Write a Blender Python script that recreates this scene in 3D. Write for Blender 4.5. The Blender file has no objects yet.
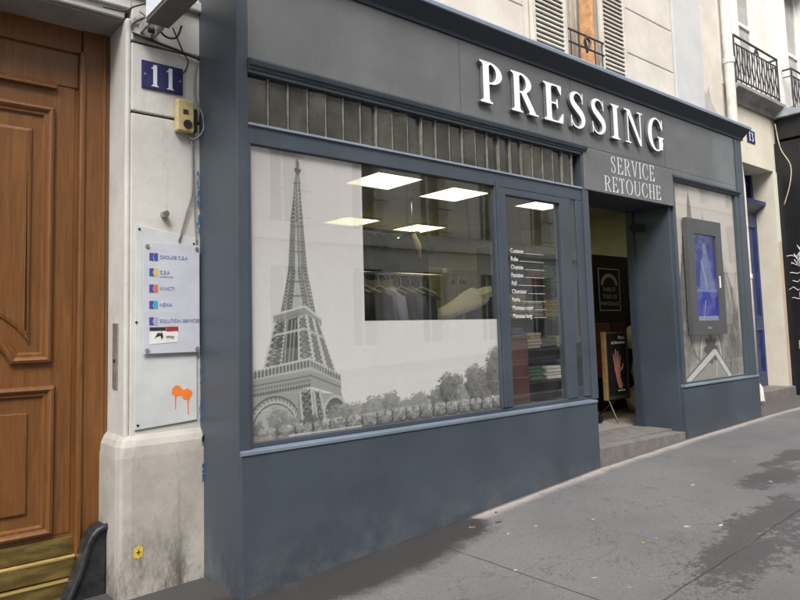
import bpy, bmesh, math, random
import numpy as np
from mathutils import Vector, Matrix, geometry
random.seed(7); rng = np.random.default_rng(5)
S = bpy.context.scene; C = S.collection; PI = math.pi

# ------------------------------------------------------------------ materials
class NT:
    def __init__(s, name):
        s.m = bpy.data.materials.new(name); s.m.use_nodes = True
        s.t = s.m.node_tree; s.N = s.t.nodes; s.L = s.t.links
        s.b = s.N['Principled BSDF']; s.out = s.N['Material Output']
        s.co = s.N.new('ShaderNodeTexCoord').outputs['Object']
    def link(s, a, b): s.L.new(a, b)
    def setv(s, sock, v):
        if hasattr(v, 'is_output') or isinstance(v, bpy.types.NodeSocket): s.link(v, sock)
        elif isinstance(v, (tuple, list)) and len(v) == 3 and sock.type == 'RGBA': sock.default_value = (*v, 1)
        else: sock.default_value = v
    def mapping(s, sc=(1,1,1), loc=(0,0,0), vec=None):
        n = s.N.new('ShaderNodeMapping'); s.link(vec or s.co, n.inputs['Vector'])
        n.inputs['Scale'].default_value = sc; n.inputs['Location'].default_value = loc
        return n.outputs[0]
    def noise(s, scale=5, detail=4, rough=.6, vec=None, dist=0):
        n = s.N.new('ShaderNodeTexNoise'); s.link(vec or s.co, n.inputs['Vector'])
        n.inputs['Scale'].default_value = scale; n.inputs['Detail'].default_value = detail
        n.inputs['Roughness'].default_value = rough; n.inputs['Distortion'].default_value = dist
        return n.outputs['Fac']
    def voro(s, scale, vec=None, out='Distance'):
        n = s.N.new('ShaderNodeTexVoronoi'); s.link(vec or s.co, n.inputs['Vector']); n.inputs['Scale'].default_value = scale
        return n.outputs[out]
    def ramp(s, f, a, b, c0=(0,0,0), c1=(1,1,1)):
        n = s.N.new('ShaderNodeMapRange'); n.interpolation_type = 'SMOOTHSTEP'
        s.link(f, n.inputs[0]); n.inputs[1].default_value = a; n.inputs[2].default_value = b
        return n.outputs[0]
    def math(s, op, a, b=0.0):
        n = s.N.new('ShaderNodeMath'); n.operation = op; s.setv(n.inputs[0], a); s.setv(n.inputs[1], b); return n.outputs[0]
    def mix(s, f, a, b, mode='MIX'):
        n = s.N.new('ShaderNodeMix'); n.data_type = 'RGBA'; n.blend_type = mode
        s.setv(n.inputs[0], f); s.setv(n.inputs[6], a); s.setv(n.inputs[7], b); return n.outputs[2]
    def xyz(s, vec=None):
        n = s.N.new('ShaderNodeSeparateXYZ'); s.link(vec or s.co, n.inputs[0]); return n.outputs
    def bump(s, h, st=.2, d=.01):
        n = s.N.new('ShaderNodeBump'); s.link(h, n.inputs['Height']); n.inputs['Strength'].default_value = st; n.inputs['Distance'].default_value = d
        s.link(n.outputs[0], s.b.inputs['Normal'])
    def fin(s, col, rough=.6, **k):
        s.setv(s.b.inputs['Base Color'], col); s.setv(s.b.inputs['Roughness'], rough)
        for a, v in k.items(): s.setv(s.b.inputs[a.replace('_', ' ')], v)
        return s.m

def simple(name, col, rough=.6, var=.12, scale=9, bump=.0, **k):
    n = NT(name); f = n.noise(scale, 5, .65)
    c = n.mix(n.ramp(f, .3, .7), tuple(v*(1-var) for v in col), tuple(min(1, v*(1+var)) for v in col))
    if bump: n.bump(n.noise(scale*6, 4), bump, .004)
    return n.fin(c, rough, **k)

def paint_mat(name, col, rough=.42, grime=.35):
    """brushed shop paint: faint vertical brush streaks, scuffs, dust low down"""
    n = NT(name)
    big = n.noise(1.3, 4, .6); st = n.noise(14, 5, .7, n.mapping((3, 3, .35)))
    c = n.mix(n.ramp(big, .3, .75), tuple(v*.86 for v in col), tuple(v*1.16 for v in col))
    c = n.mix(n.math('MULTIPLY', n.ramp(st, .5, .75), .22), c, tuple(v*1.5 for v in col))
    z = n.xyz()[2]
    low = n.math('MULTIPLY', n.ramp(z, .62, .12), n.ramp(n.noise(4, 6, .75), .4, .72))
    c = n.mix(n.math('MULTIPLY', low, grime), c, (.21, .2, .19))
    sc = n.ramp(n.noise(5, 8, .8, n.mapping((1, 1, 4), (3, 1, 0))), .68, .74)
    c = n.mix(n.math('MULTIPLY', sc, .25), c, (.3, .32, .34))
    n.bump(n.noise(40, 5, .7, n.mapping((1.5, 1.5, .4))), .09, .006)
    r = n.math('ADD', n.math('MULTIPLY', big, .25), rough-.12)
    return n.fin(c, r)

M = {}
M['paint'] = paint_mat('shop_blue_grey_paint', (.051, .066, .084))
M['paint_dark'] = paint_mat('shop_dark_and_shade_paint', (.03, .04, .058), .5)  # on the cornice this tone also holds the shading of its cove
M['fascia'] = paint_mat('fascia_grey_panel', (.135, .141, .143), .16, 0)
M['sill'] = paint_mat('lit_sill_paint', (.13, .165, .205), .4, 0)  # light along the sill edge is put into this paler colour
M['lip'] = paint_mat('lit_lip_paint', (.24, .28, .36), .5, 0)  # lit cornice edge painted in as a paler tone

def stone(name, a, b, dirt=(.22, .2, .17), low=1.0, amount=.5, zr=(1.1, .2)):
    n = NT(name); f = n.noise(2.2, 6, .65); g = n.noise(11, 8, .75)
    c = n.mix(n.ramp(f, .32, .7), a, b)
    streak = n.ramp(n.noise(5, 7, .75, n.mapping((2.2, 2.2, .3))), .55, .78)
    c = n.mix(n.math('MULTIPLY', streak, amount*.6), c, dirt)
    c = n.mix(n.math('MULTIPLY', n.ramp(g, .6, .75), amount*.6), c, tuple(v*.6 for v in dirt))
    z = n.xyz()[2]
    lowm = n.math('MULTIPLY', n.ramp(z, zr[0], zr[1]), n.ramp(n.noise(3.5, 8, .8, n.mapping((1.6, 1.6, .6))), .42, .68))
    c = n.mix(n.math('MULTIPLY', lowm, low), c, tuple(v*.55 for v in dirt))
    pits = n.ramp(n.voro(26), .12, .0)
    h = n.math('SUBTRACT', n.math('ADD', n.noise(30, 6, .75), n.math('MULTIPLY', f, 1.2)), n.math('MULTIPLY', pits, n.ramp(n.noise(3), .55, .6)))
    n.bump(h, .35, .008)
    return n.fin(c, .85)
M['cream_wall'] = stone('cream_limestone', (.56, .52, .45), (.66, .62, .55), (.30, .26, .21), 0, .6)
M['far_wall'] = stone('pale_street_facade', (.74, .70, .63), (.82, .79, .73), (.45, .4, .33), 0, .3)
M['grey_render'] = stone('pale_grey_render', (.50, .50, .49), (.56, .56, .55), (.36, .35, .33), 0, .3)
M['left_wall'] = stone('off_white_painted_stone', (.46, .45, .425), (.57, .555, .52), (.22, .20, .17), .5, .8)
M['pedestal'] = stone('weathered_stone', (.33, .31, .28), (.46, .435, .39), (.16, .14, .115), 1.0, .95, (.75, .1))
M['cream13'] = stone('cream_painted_wall', (.64, .59, .48), (.71, .67, .56), (.5, .43, .33), 0, .25)
M['white13'] = stone('bright_painted_wall', (.72, .70, .66), (.80, .78, .74), (.5, .46, .4), 0, .15)
n = NT('pier_two_tone_paint'); z = n.xyz()[2]
edge = n.ramp(n.math('ADD', z, n.math('MULTIPLY', n.noise(6), .12)), 2.86, 2.9)
c = n.mix(edge, (.52, .42, .33), (.66, .66, .58)); c = n.mix(n.math('MULTIPLY', n.ramp(n.noise(5, 7, .75), .5, .75), .35), c, (.3, .25, .2))
n.bump(n.noise(20, 5), .2, .004); M['pier'] = n.fin(c, .8)
M['soffit'] = stone('dark_soffit', (.20, .185, .17), (.28, .26, .24), (.12, .11, .10), 0, .5)  # darker tone than the lintel stone above it
M['groove'] = simple('dark_joint', (.07, .06, .05), .9)

def wood(name, a, b, dark):
    n = NT(name)
    v = n.mapping((9, 9, .55)); f = n.noise(3.5, 8, .68, v, 1.2); g = n.noise(22, 6, .7, n.mapping((4, 4, .25)))
    c = n.mix(n.ramp(f, .3, .72), a, b); c = n.mix(n.math('MULTIPLY', n.ramp(g, .5, .72), .5), c, dark)
    z = n.xyz()[2]; c = n.mix(n.math('MULTIPLY', n.ramp(n.noise(1.1, 3), .45, .7), .35), c, tuple(x*.7 for x in a))
    n.bump(g, .12, .003)
    return n.fin(c, .38)
M['wood'] = wood('varnished_oak', (.125, .048, .012), (.190, .080, .021), (.055, .020, .005))
n = NT('brass'); f = n.noise(6, 6, .7, n.mapping((.6, 1, 3)))
c = n.mix(n.ramp(f, .35, .7), (.24, .17, .06), (.52, .38, .13)); n.bump(n.noise(9, 5), .15, .004)
M['brass'] = n.fin(c, n.math('ADD', n.math('MULTIPLY', f, .3), .2), Metallic=.85)
M['brass_edge'] = simple('polished_brass_edge', (.62, .44, .17), .3, Metallic=.7)
n = NT('black_cast_iron'); f = n.noise(14, 8, .75); ch = n.ramp(n.noise(30, 6, .8), .66, .70)
c = n.mix(n.ramp(f, .35, .7), (.010, .011, .014), (.030, .031, .036)); c = n.mix(n.math('MULTIPLY', ch, .6), c, (.28, .27, .26)); n.bump(n.noise(24, 6, .8), .4, .006)
M['black_iron'] = n.fin(c, n.math('ADD', n.math('MULTIPLY', f, .5), .22))
M['black'] = simple('black_paint', (.010, .010, .012), .4, .3, 8, .1)
M['black_matte'] = simple('black_matte', (.014, .013, .012), .8)
M['white'] = simple('white_letter_face', (.86, .86, .86), .4, .03)
M['letter_side'] = simple('letter_return', (.16, .16, .17), .5)
M['white_paint'] = simple('white_gloss_paint', (.72, .70, .66), .45, .06)
M['text_soft'] = simple('painted_lettering', (.60, .61, .63), .5, .05)
M['vinyl'] = simple('white_vinyl_lettering', (.7, .7, .68), .5, .03)
M['vinyl'].node_tree.nodes['Principled BSDF'].inputs['Emission Color'].default_value = (.8, .8, .8, 1)
M['shutter'] = simple('cream_shutter_paint', (.58, .54, .47), .55, .12, 6, .1)
M['pipe'] = simple('cream_pipe_paint', (.70, .66, .58), .5, .15, 5, .1)
M['rail'] = simple('dark_wrought_iron', (.03, .03, .034), .5, .3, 30)
M['ledge'] = simple('grey_lead_ledge', (.28, .27, .26), .6, .25, 4, .1)
M['zinc'] = simple('zinc_sheet', (.32, .34, .36), .45, .3, 3, .1)
M['blue_door'] = simple('navy_gloss_paint', (.012, .024, .10), .35, .4, 7, .1)
M['plaque_blue'] = simple('blue_enamel', (.022, .022, .10), .25, .25, 12)
M['enamel_white'] = simple('white_enamel', (.66, .68, .74), .35)
M['yellow_plastic'] = simple('yellowed_plastic', (.52, .41, .20), .5, .2, 12, .1)
M['acrylic'] = simple('milky_acrylic_sheet', (.50, .52, .58), .12, .05)
M['board_grey'] = simple('pale_backing_sheet', (.53, .55, .56), .45, .1, 3, .05)
M['steel'] = simple('brushed_steel', (.35, .33, .31), .4, .25, 15, .1, Metallic=.6)
M['galv'] = simple('galvanised_bracket', (.30, .29, .27), .5, .4, 18, .1)
M['cable'] = simple('dark_cable', (.035, .03, .026), .6)
M['cable_grey'] = simple('grey_cable', (.18, .18, .18), .6)
M['box_under'] = simple('signbox_grey_underside', (.13, .125, .12), .6, .1)
M['orange'] = simple('orange_spray_paint', (.75, .19, .03), .7, .1)
M['yellow_sticker'] = simple('yellow_sticker', (.62, .45, .05), .6, .15, 25)
M['sticker_blue'] = simple('faded_blue_paint', (.02, .13, .3), .7, .3, 30)
for k, c in dict(navy=(.06,.07,.26), gold=(.62,.44,.12), red=(.62,.13,.10), teal=(.03,.34,.46), lilac=(.35,.34,.52), txt=(.24,.27,.48), stk_black=(.03,.03,.03), stk_white=(.7,.7,.68), stk_red=(.3,.03,.03)).items():
    M[k] = simple('print_'+k, c, .5, .04)

def glass_mat(name, f0=.12, tint=(.93, .94, .92), dirt=.05):
    n = NT(name); n.N.remove(n.b)
    lw = n.N.new('ShaderNodeLayerWeight'); lw.inputs[0].default_value = .5
    fr = n.math('ADD', n.math('MULTIPLY', n.math('POWER', lw.outputs['Facing'], 5.0), 1-f0), f0)   # Schlick, the same from both sides
    gl = n.N.new('ShaderNodeBsdfGlossy'); gl.inputs['Roughness'].default_value = .015; gl.inputs['Color'].default_value = (.95, .97, .98, 1)
    bp = n.N.new('ShaderNodeBump'); bp.inputs['Strength'].default_value = .05; bp.inputs['Distance'].default_value = .02
    n.link(n.noise(1.2, 2, .5), bp.inputs['Height']); n.link(bp.outputs[0], gl.inputs['Normal'])
    tr = n.N.new('ShaderNodeBsdfTransparent'); tr.inputs[0].default_value = (*tint, 1)
    df = n.N.new('ShaderNodeBsdfDiffuse'); df.inputs[0].default_value = (.6, .6, .56, 1)
    a = n.N.new('ShaderNodeMixShader'); b = n.N.new('ShaderNodeMixShader')
    n.link(n.math('MULTIPLY', n.ramp(n.noise(2, 7, .8), .35, .8), dirt), a.inputs[0])
    n.link(tr.outputs[0], a.inputs[1]); n.link(df.outputs[0], a.inputs[2])
    n.link(fr, b.inputs[0]); n.link(a.outputs[0], b.inputs[1]); n.link(gl.outputs[0], b.inputs[2])
    n.link(b.outputs[0], n.out.inputs[0]); return n.m
M['glass'] = glass_mat('shop_glass')
M['slat'] = simple('obscure_glass_slat', (.045, .045, .034), .10, .6, 2.5, 0)
M['slat'].node_tree.nodes['Principled BSDF'].inputs['IOR'].default_value = 1.9
M['slat_edge'] = simple('slat_edge', (.22, .21, .18), .4, .3, 12)
M['dark_pane'] = simple('dark_window_pane', (.035, .04, .045), .06)
M['pale_pane'] = simple('pane_with_net_curtain', (.33, .33, .31), .12, .15, 3)
M['curtain'] = simple('ochre_curtain', (.60, .33, .16), .8, .25, 12)

def print_mat(name, trans=.1, rough=.35):
    n = NT(name); a = n.N.new('ShaderNodeAttribute'); a.attribute_name = 'ink'
    n.setv(n.b.inputs['Base Color'], a.outputs['Color']); n.b.inputs['Roughness'].default_value = rough
    if trans:
        t = n.N.new('ShaderNodeBsdfTransparent'); x = n.N.new('ShaderNodeMixShader'); x.inputs[0].default_value = trans
        n.link(n.b.outputs[0], x.inputs[1]); n.link(t.outputs[0], x.inputs[2]); n.link(x.outputs[0], n.out.inputs[0])
    return n.m
M['film'] = print_mat('printed_window_film', .13)
M['print'] = print_mat('printed_panel', 0)
n = NT('lit_screen'); a = n.N.new('ShaderNodeAttribute'); a.attribute_name = 'ink'
n.setv(n.b.inputs['Base Color'], (.01, .01, .02)); n.setv(n.b.inputs['Emission Color'], a.outputs['Color']); n.b.inputs['Emission Strength'].default_value = .5
n.b.inputs['Roughness'].default_value = .12; M['screen'] = n.m
def emit(name, col, st):
    n = NT(name); return n.fin(col, .5, Emission_Color=(*col, 1), Emission_Strength=st)
M['tube_light'] = emit('fluorescent_diffuser', (1, .93, .50), 4.2)
M['sign_face'] = simple('sign_face_acrylic', (.72, .76, .84), .3, .02)

# interior
M['in_wall'] = simple('olive_beige_wall', (.58, .55, .45), .8, .12, 2)
M['in_ceil'] = simple('ceiling_tile', (.44, .41, .32), .8, .08, 3)
M['in_floor'] = simple('beige_floor_tile', (.30, .27, .24), .4, .15, 3)
M['step_stone'] = simple('grey_step_stone', (.17, .155, .145), .7, .18, 8, .2)
M['machine'] = simple('cream_enamel', (.50, .47, .36), .4, .08)
M['chrome'] = simple('chrome', (.5, .5, .48), .2, .1, Metallic=1.0)
M['porthole'] = simple('porthole_glass', (.02, .022, .025), .08)
M['cab_dark'] = simple('dark_cabinet', (.035, .03, .026), .5, .2)
M['red_wood'] = simple('dark_red_cabinet', (.085, .022, .016), .45, .25, 5)
M['pine'] = simple('pine_frame', (.22, .135, .055), .5, .2, 10)
M['cloth_black'] = simple('black_wool', (.008, .008, .010), .9)
M['cloth_navy'] = simple('navy_wool', (.02, .025, .045), .9)
M['cloth_lilac'] = simple('lilac_cotton', (.50, .50, .85), .85)
M['cloth_blue'] = simple('grey_blue_cotton', (.13, .16, .26), .85)
M['cloth_white'] = simple('white_linen', (.62, .61, .55), .85, .08)
M['cloth_red'] = simple('red_textile', (.24, .07, .05), .85)
M['cloth_green'] = simple('green_textile', (.08, .16, .08), .85)
M['cloth_cream'] = simple('cream_textile', (.55, .46, .30), .85)
M['green_plastic'] = simple('green_plastic', (.08, .32, .16), .4)
M['orange_plastic'] = simple('yellow_bag', (.5, .32, .06), .5)
M['skin_print'] = simple('hand_print', (.42, .19, .13), .6, .3, 30)

# pavement
n = NT('bitumen_pavement'); X, Y, Z = n.xyz()
f1 = n.noise(.9, 5, .6); f2 = n.noise(55, 5, .75); sp = n.voro(160)
c = n.mix(n.ramp(f1, .3, .7), (.108, .107, .107), (.150, .148, .146))
c = n.mix(n.math('MULTIPLY', n.ramp(f2, .42, .7), .5), c, (.07, .067, .065))
c = n.mix(n.math('MULTIPLY', n.ramp(sp, .22, .05), .4), c, (.36, .35, .33))
c = n.mix(n.math('MULTIPLY', n.ramp(n.noise(2.3, 8, .75), .56, .75), .35), c, (.11, .105, .10))
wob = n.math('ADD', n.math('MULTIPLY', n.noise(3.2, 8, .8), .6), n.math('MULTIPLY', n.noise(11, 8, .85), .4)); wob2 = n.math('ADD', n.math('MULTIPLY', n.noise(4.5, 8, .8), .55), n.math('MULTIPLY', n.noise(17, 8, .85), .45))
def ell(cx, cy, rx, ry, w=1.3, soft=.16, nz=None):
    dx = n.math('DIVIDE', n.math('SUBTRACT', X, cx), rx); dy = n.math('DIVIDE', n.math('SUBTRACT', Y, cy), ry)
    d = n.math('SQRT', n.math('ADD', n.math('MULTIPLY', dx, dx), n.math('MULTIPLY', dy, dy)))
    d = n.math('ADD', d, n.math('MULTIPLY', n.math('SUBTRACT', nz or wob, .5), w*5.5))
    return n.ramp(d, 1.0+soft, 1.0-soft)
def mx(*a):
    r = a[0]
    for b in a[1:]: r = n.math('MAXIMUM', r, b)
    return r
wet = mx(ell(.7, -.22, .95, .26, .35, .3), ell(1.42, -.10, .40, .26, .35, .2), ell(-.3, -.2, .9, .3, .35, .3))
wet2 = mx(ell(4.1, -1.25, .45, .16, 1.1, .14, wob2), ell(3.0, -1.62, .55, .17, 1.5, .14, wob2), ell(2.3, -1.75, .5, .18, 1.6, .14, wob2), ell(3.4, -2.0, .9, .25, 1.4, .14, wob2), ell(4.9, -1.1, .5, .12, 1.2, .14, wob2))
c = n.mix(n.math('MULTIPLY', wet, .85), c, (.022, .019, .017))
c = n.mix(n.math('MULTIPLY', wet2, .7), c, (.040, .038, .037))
dust = n.math('MULTIPLY', n.math('MULTIPLY', n.ramp(n.math('ADD', Y, n.math('MULTIPLY', n.noise(5, 6), .12)), -.12, .0), n.ramp(X, .9, 2.0)), n.math('SUBTRACT', 1.0, wet))
c = n.mix(n.math('MULTIPLY', dust, .6), c, (.46, .40, .37))
gv = n.N.new('ShaderNodeTexVoronoi'); gv.inputs['Scale'].default_value = 3.1; n.link(n.mapping((1, 1, 0)), gv.inputs['Vector'])
gr = n.N.new('ShaderNodeSeparateColor'); n.link(gv.outputs['Color'], gr.inputs[0])
gum = n.math('MULTIPLY', n.ramp(n.math('ADD', gv.outputs['Distance'], n.math('MULTIPLY', n.noise(40), .03)), .085, .07), n.ramp(gr.outputs[0], .62, .63))
c = n.mix(n.math('MULTIPLY', gum, .22), c, (.35, .34, .33))
def joint(coord, v, w=.006):
    d = n.math('ABSOLUTE', n.math('SUBTRACT', n.math('ADD', coord, n.math('MULTIPLY', n.noise(3, 5), .03)), v+.015))
    return n.ramp(d, w*1.6, w*.6)
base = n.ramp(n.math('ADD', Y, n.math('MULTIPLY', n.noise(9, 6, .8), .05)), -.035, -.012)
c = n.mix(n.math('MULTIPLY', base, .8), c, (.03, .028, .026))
js = mx(joint(Y, -1.71), joint(X, 1.29, .005), joint(X, 8.3), joint(X, -5.0))
cr = n.math('MULTIPLY', n.ramp(n.math('ABSOLUTE', n.math('SUBTRACT', n.noise(.8, 6, .6, n.mapping((1,1,1),(4,2,0))), .5)), .004, .001), .5)
c = n.mix(n.math('MULTIPLY', js, n.math('MULTIPLY', n.ramp(n.noise(1.7, 3), .38, .55), .8)), c, (.03, .028, .026)); c = n.mix(cr, c, (.06, .055, .05))
h = n.math('SUBTRACT', n.math('ADD', n.math('MULTIPLY', f2, .7), n.math('MULTIPLY', sp, .5)), n.math('MULTIPLY', js, 2.5))
n.bump(h, .35, .006)
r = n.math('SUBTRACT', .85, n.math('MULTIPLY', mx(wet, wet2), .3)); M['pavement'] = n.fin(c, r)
M['asphalt'] = simple('asphalt', (.055, .054, .055), .85, .25, 14, .3)
M['scrap'] = simple('faded_paper', (.40, .39, .37), .9, .25, 60)
M['dry_leaf'] = simple('dry_leaf', (.22, .18, .08), .9, .3, 60)
M['kerb'] = simple('granite_kerb', (.28, .27, .26), .75, .2, 20, .2)
M['marking'] = simple('road_paint', (.62, .62, .60), .7, .15, 12)
M['earth'] = simple('ground_grey', (.12, .115, .105), .9, .2, .5)

# ------------------------------------------------------------------ mesh tools
class MB:
    def __init__(s): s.bm = bmesh.new()
    def face(s, pts):
        return s.bm.faces.new([s.bm.verts.new(p) for p in pts])
    def box(s, x0, x1, y0, y1, z0, z1):
        v = [s.bm.verts.new((x, y, z)) for z in (z0, z1) for y in (y0, y1) for x in (x0, x1)]
        for q in ((0,2,3,1),(4,5,7,6),(0,1,5,4),(2,6,7,3),(0,4,6,2),(1,3,7,5)): s.bm.faces.new([v[i] for i in q])
        return s
    def prism(s, poly, y0, y1):
        """polygon in XZ extruded along Y"""
        a = [s.bm.verts.new((x, y0, z)) for x, z in poly]; b = [s.bm.verts.new((x, y1, z)) for x, z in poly]
        k = len(poly)
        for t in geometry.tessellate_polygon([[Vector((x, z, 0)) for x, z in poly]]):
            s.bm.faces.new([a[i] for i in t]); s.bm.faces.new([b[i] for i in reversed(t)])
        for i in range(k): s.bm.faces.new((a[i], a[(i+1) % k], b[(i+1) % k], b[i]))
        return s
    def profile_x(s, prof, x0, x1):
        """profile in YZ extruded along X"""
        a = [s.bm.verts.new((x0, y, z)) for y, z in prof]; b = [s.bm.verts.new((x1, y, z)) for y, z in prof]
        k = len(prof)
        for t in geometry.tessellate_polygon([[Vector((y, z, 0)) for y, z in prof]]):
            s.bm.faces.new([a[i] for i in t]); s.bm.faces.new([b[i] for i in reversed(t)])
        for i in range(k): s.bm.faces.new((a[i], a[(i+1) % k], b[(i+1) % k], b[i]))
        return s
    def tube(s, pts, r, seg=10, cap=True):
        pts = [Vector(p) for p in pts]; rings = []; k = len(pts)
        rs = r if isinstance(r, (list, tuple)) else [r]*k
        up = None
        for i, p in enumerate(pts):
            d = (pts[min(i+1, k-1)]-pts[max(i-1, 0)]).normalized()
            if up is None: up = Vector((0, 0, 1)) if abs(d.z) < .9 else Vector((1, 0, 0))
            a = d.cross(up).normalized(); b = a.cross(d).normalized(); up = b
            rings.append([s.bm.verts.new(p+(a*math.cos(t)+b*math.sin(t))*rs[i]) for t in [2*PI*j/seg for j in range(seg)]])
        for i in range(k-1):
            for j in range(seg): s.bm.faces.new((rings[i][j], rings[i][(j+1) % seg], rings[i+1][(j+1) % seg], rings[i+1][j]))
        if cap: s.bm.faces.new(rings[0]); s.bm.faces.new(rings[-1][::-1])
        return s
    def rings(s, rg, cap=True, closed=False):
        vs = [[s.bm.verts.new(p) for p in r] for r in rg]; k = len(rg[0])
        for i in range(len(vs)-(0 if closed else 1)):
            q = vs[(i+1) % len(vs)]
            for j in range(k): s.bm.faces.new((vs[i][j], vs[i][(j+1) % k], q[(j+1) % k], q[j]))
        if cap and not closed: s.bm.faces.new(vs[0]); s.bm.faces.new(vs[-1][::-1])
        return s
    def cyl(s, c, r, axis, d, seg=20):
        c = Vector(c); a = {'x': Vector((1,0,0)), 'y': Vector((0,1,0)), 'z': Vector((0,0,1))}[axis]
        return s.tube([c, c+a*d], r, seg)
    def sweep(s, path, prof, yb, closed=True):
        """path: XZ polyline, prof: list of (offset to the right of travel, height toward viewer)"""
        k = len(path); P = [Vector(p) for p in path]; rg = []
        for i in range(k):
            if closed or 0 < i < k-1:
                a = (P[i]-P[(i-1) % k]).normalized(); b = (P[(i+1) % k]-P[i]).normalized()
            elif i == 0: a = b = (P[1]-P[0]).normalized()
            else: a = b = (P[-1]-P[-2]).normalized()
            na = Vector((a.y, -a.x)); nb = Vector((b.y, -b.x)); m = (na+nb)
            m = m/max(m.length_squared*.5, .3) if m.length > 1e-6 else na
            rg.append([(P[i].x+m.x*o, yb-h, P[i].y+m.y*o) for o, h in prof])
        return s.rings(rg, cap=not closed, closed=closed)
    def build(s, name, mat, parent=None, bevel=0, smooth=False, seg=2):
        if len(s.bm.faces) > 1: bmesh.ops.recalc_face_normals(s.bm, faces=s.bm.faces)
        me = bpy.data.meshes.new(name); s.bm.to_mesh(me); s.bm.free()
        me.materials.append(M[mat] if isinstance(mat, str) else mat)
        o = bpy.data.objects.new(name, me); C.objects.link(o)
        if smooth:
            for p in me.polygons: p.use_smooth = True
        if bevel:
            b = o.modifiers.new('bevel', 'BEVEL'); b.width = bevel; b.segments = seg; b.limit_method = 'ANGLE'; b.harden_normals = False
        return adopt(o, parent)
def wloc(o):
    v = Vector(o.location)
    while o.parent: o = o.parent; v = v+Vector(o.location)
    return v
def adopt(o, parent):
    if parent is not None: o.parent = parent; o.location = -wloc(parent)   # meshes keep world coordinates (all parents unrotated)
    return o
def thing(name, loc, label, cat, group=None):
    o = bpy.data.objects.new(name, None); C.objects.link(o); o.location = loc; o.empty_display_size = .1
    o['label'] = label; o['category'] = cat
    if group: o['group'] = group
    return o
def tag(o, label, cat, group=None):
    o['label'] = label; o['category'] = cat
    if group: o['group'] = group
    return o
def struct(o): o['kind'] = 'structure'; return o
def bx(name, mat, parent, *a, bevel=0): return MB().box(*a).build(name, mat, parent, bevel)

# ------------------------------------------------------------------ serif glyphs (implicit shapes, contoured)
def sd_box(x, y, x0, x1, y0, y1):
    return np.maximum(np.maximum(x0-x, x-x1), np.maximum(y0-y, y-y1))
def sd_ell(x, y, cx, cy, a, b): return (np.sqrt(((x-cx)/a)**2+((y-cy)/b)**2)-1)*min(a, b)
def sd_poly(x, y, pts):   # convex, counter-clockwise
    if sum(a[0]*b[1]-b[0]*a[1] for a, b in zip(pts, pts[1:]+pts[:1])) < 0: pts = pts[::-1]
    d = np.full_like(x, -9.)
    for (ax, ay), (bx_, by) in zip(pts, pts[1:]+pts[:1]):
        l = math.hypot(bx_-ax, by-ay); d = np.maximum(d, ((x-ax)*(by-ay)-(y-ay)*(bx_-ax))/l)
    return d
def sd_stroke(x, y, pts):
    """variable-width stroke through (x,y,r) control points, Catmull-Rom smoothed"""
    P = [np.array(p, float) for p in pts]; P = [2*P[0]-P[1]]+P+[2*P[-1]-P[-2]]; Q = []
    for i in range(1, len(P)-2):
        for t in np.linspace(0, 1, 8, endpoint=False):
            a, b, c, d = P[i-1:i+3]
            Q.append(.5*((2*b)+(c-a)*t+(2*a-5*b+4*c-d)*t*t+(3*b-a-3*c+d)*t**3))
    Q.append(P[-2]); d = np.full_like(x, 9.)
    for p, q in zip(Q, Q[1:]):
        ex, ey = q[0]-p[0], q[1]-p[1]; L = ex*ex+ey*ey+1e-12
        t = np.clip(((x-p[0])*ex+(y-p[1])*ey)/L, 0, 1)
        d = np.minimum(d, np.hypot(x-p[0]-ex*t, y-p[1]-ey*t)-(p[2]+(q[2]-p[2])*t))
    return d
U = lambda *a: np.minimum.reduce(a)
def stem(x, y, x0, x1, e=.09, y0=0., y1=1., bot=True, top=True, s=.042):
    r = [sd_box(x, y, x0, x1, y0, y1)]
    for yy, on, dr in ((y0, bot, 1), (y1, top, -1)):
        if on:
            r.append(sd_box(x, y, x0-e, x1+e, min(yy, yy+dr*s), max(yy, yy+dr*s)))
            b0, b1 = yy+dr*s*.8, yy+dr*(s+.055)
            pl = [(x0-e*.6, b0), (x1+e*.6, b0), (x1, b1), (x0, b1)]
            r.append(sd_poly(x, y, pl if dr > 0 else pl[::-1]))
    return U(*r)
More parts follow.
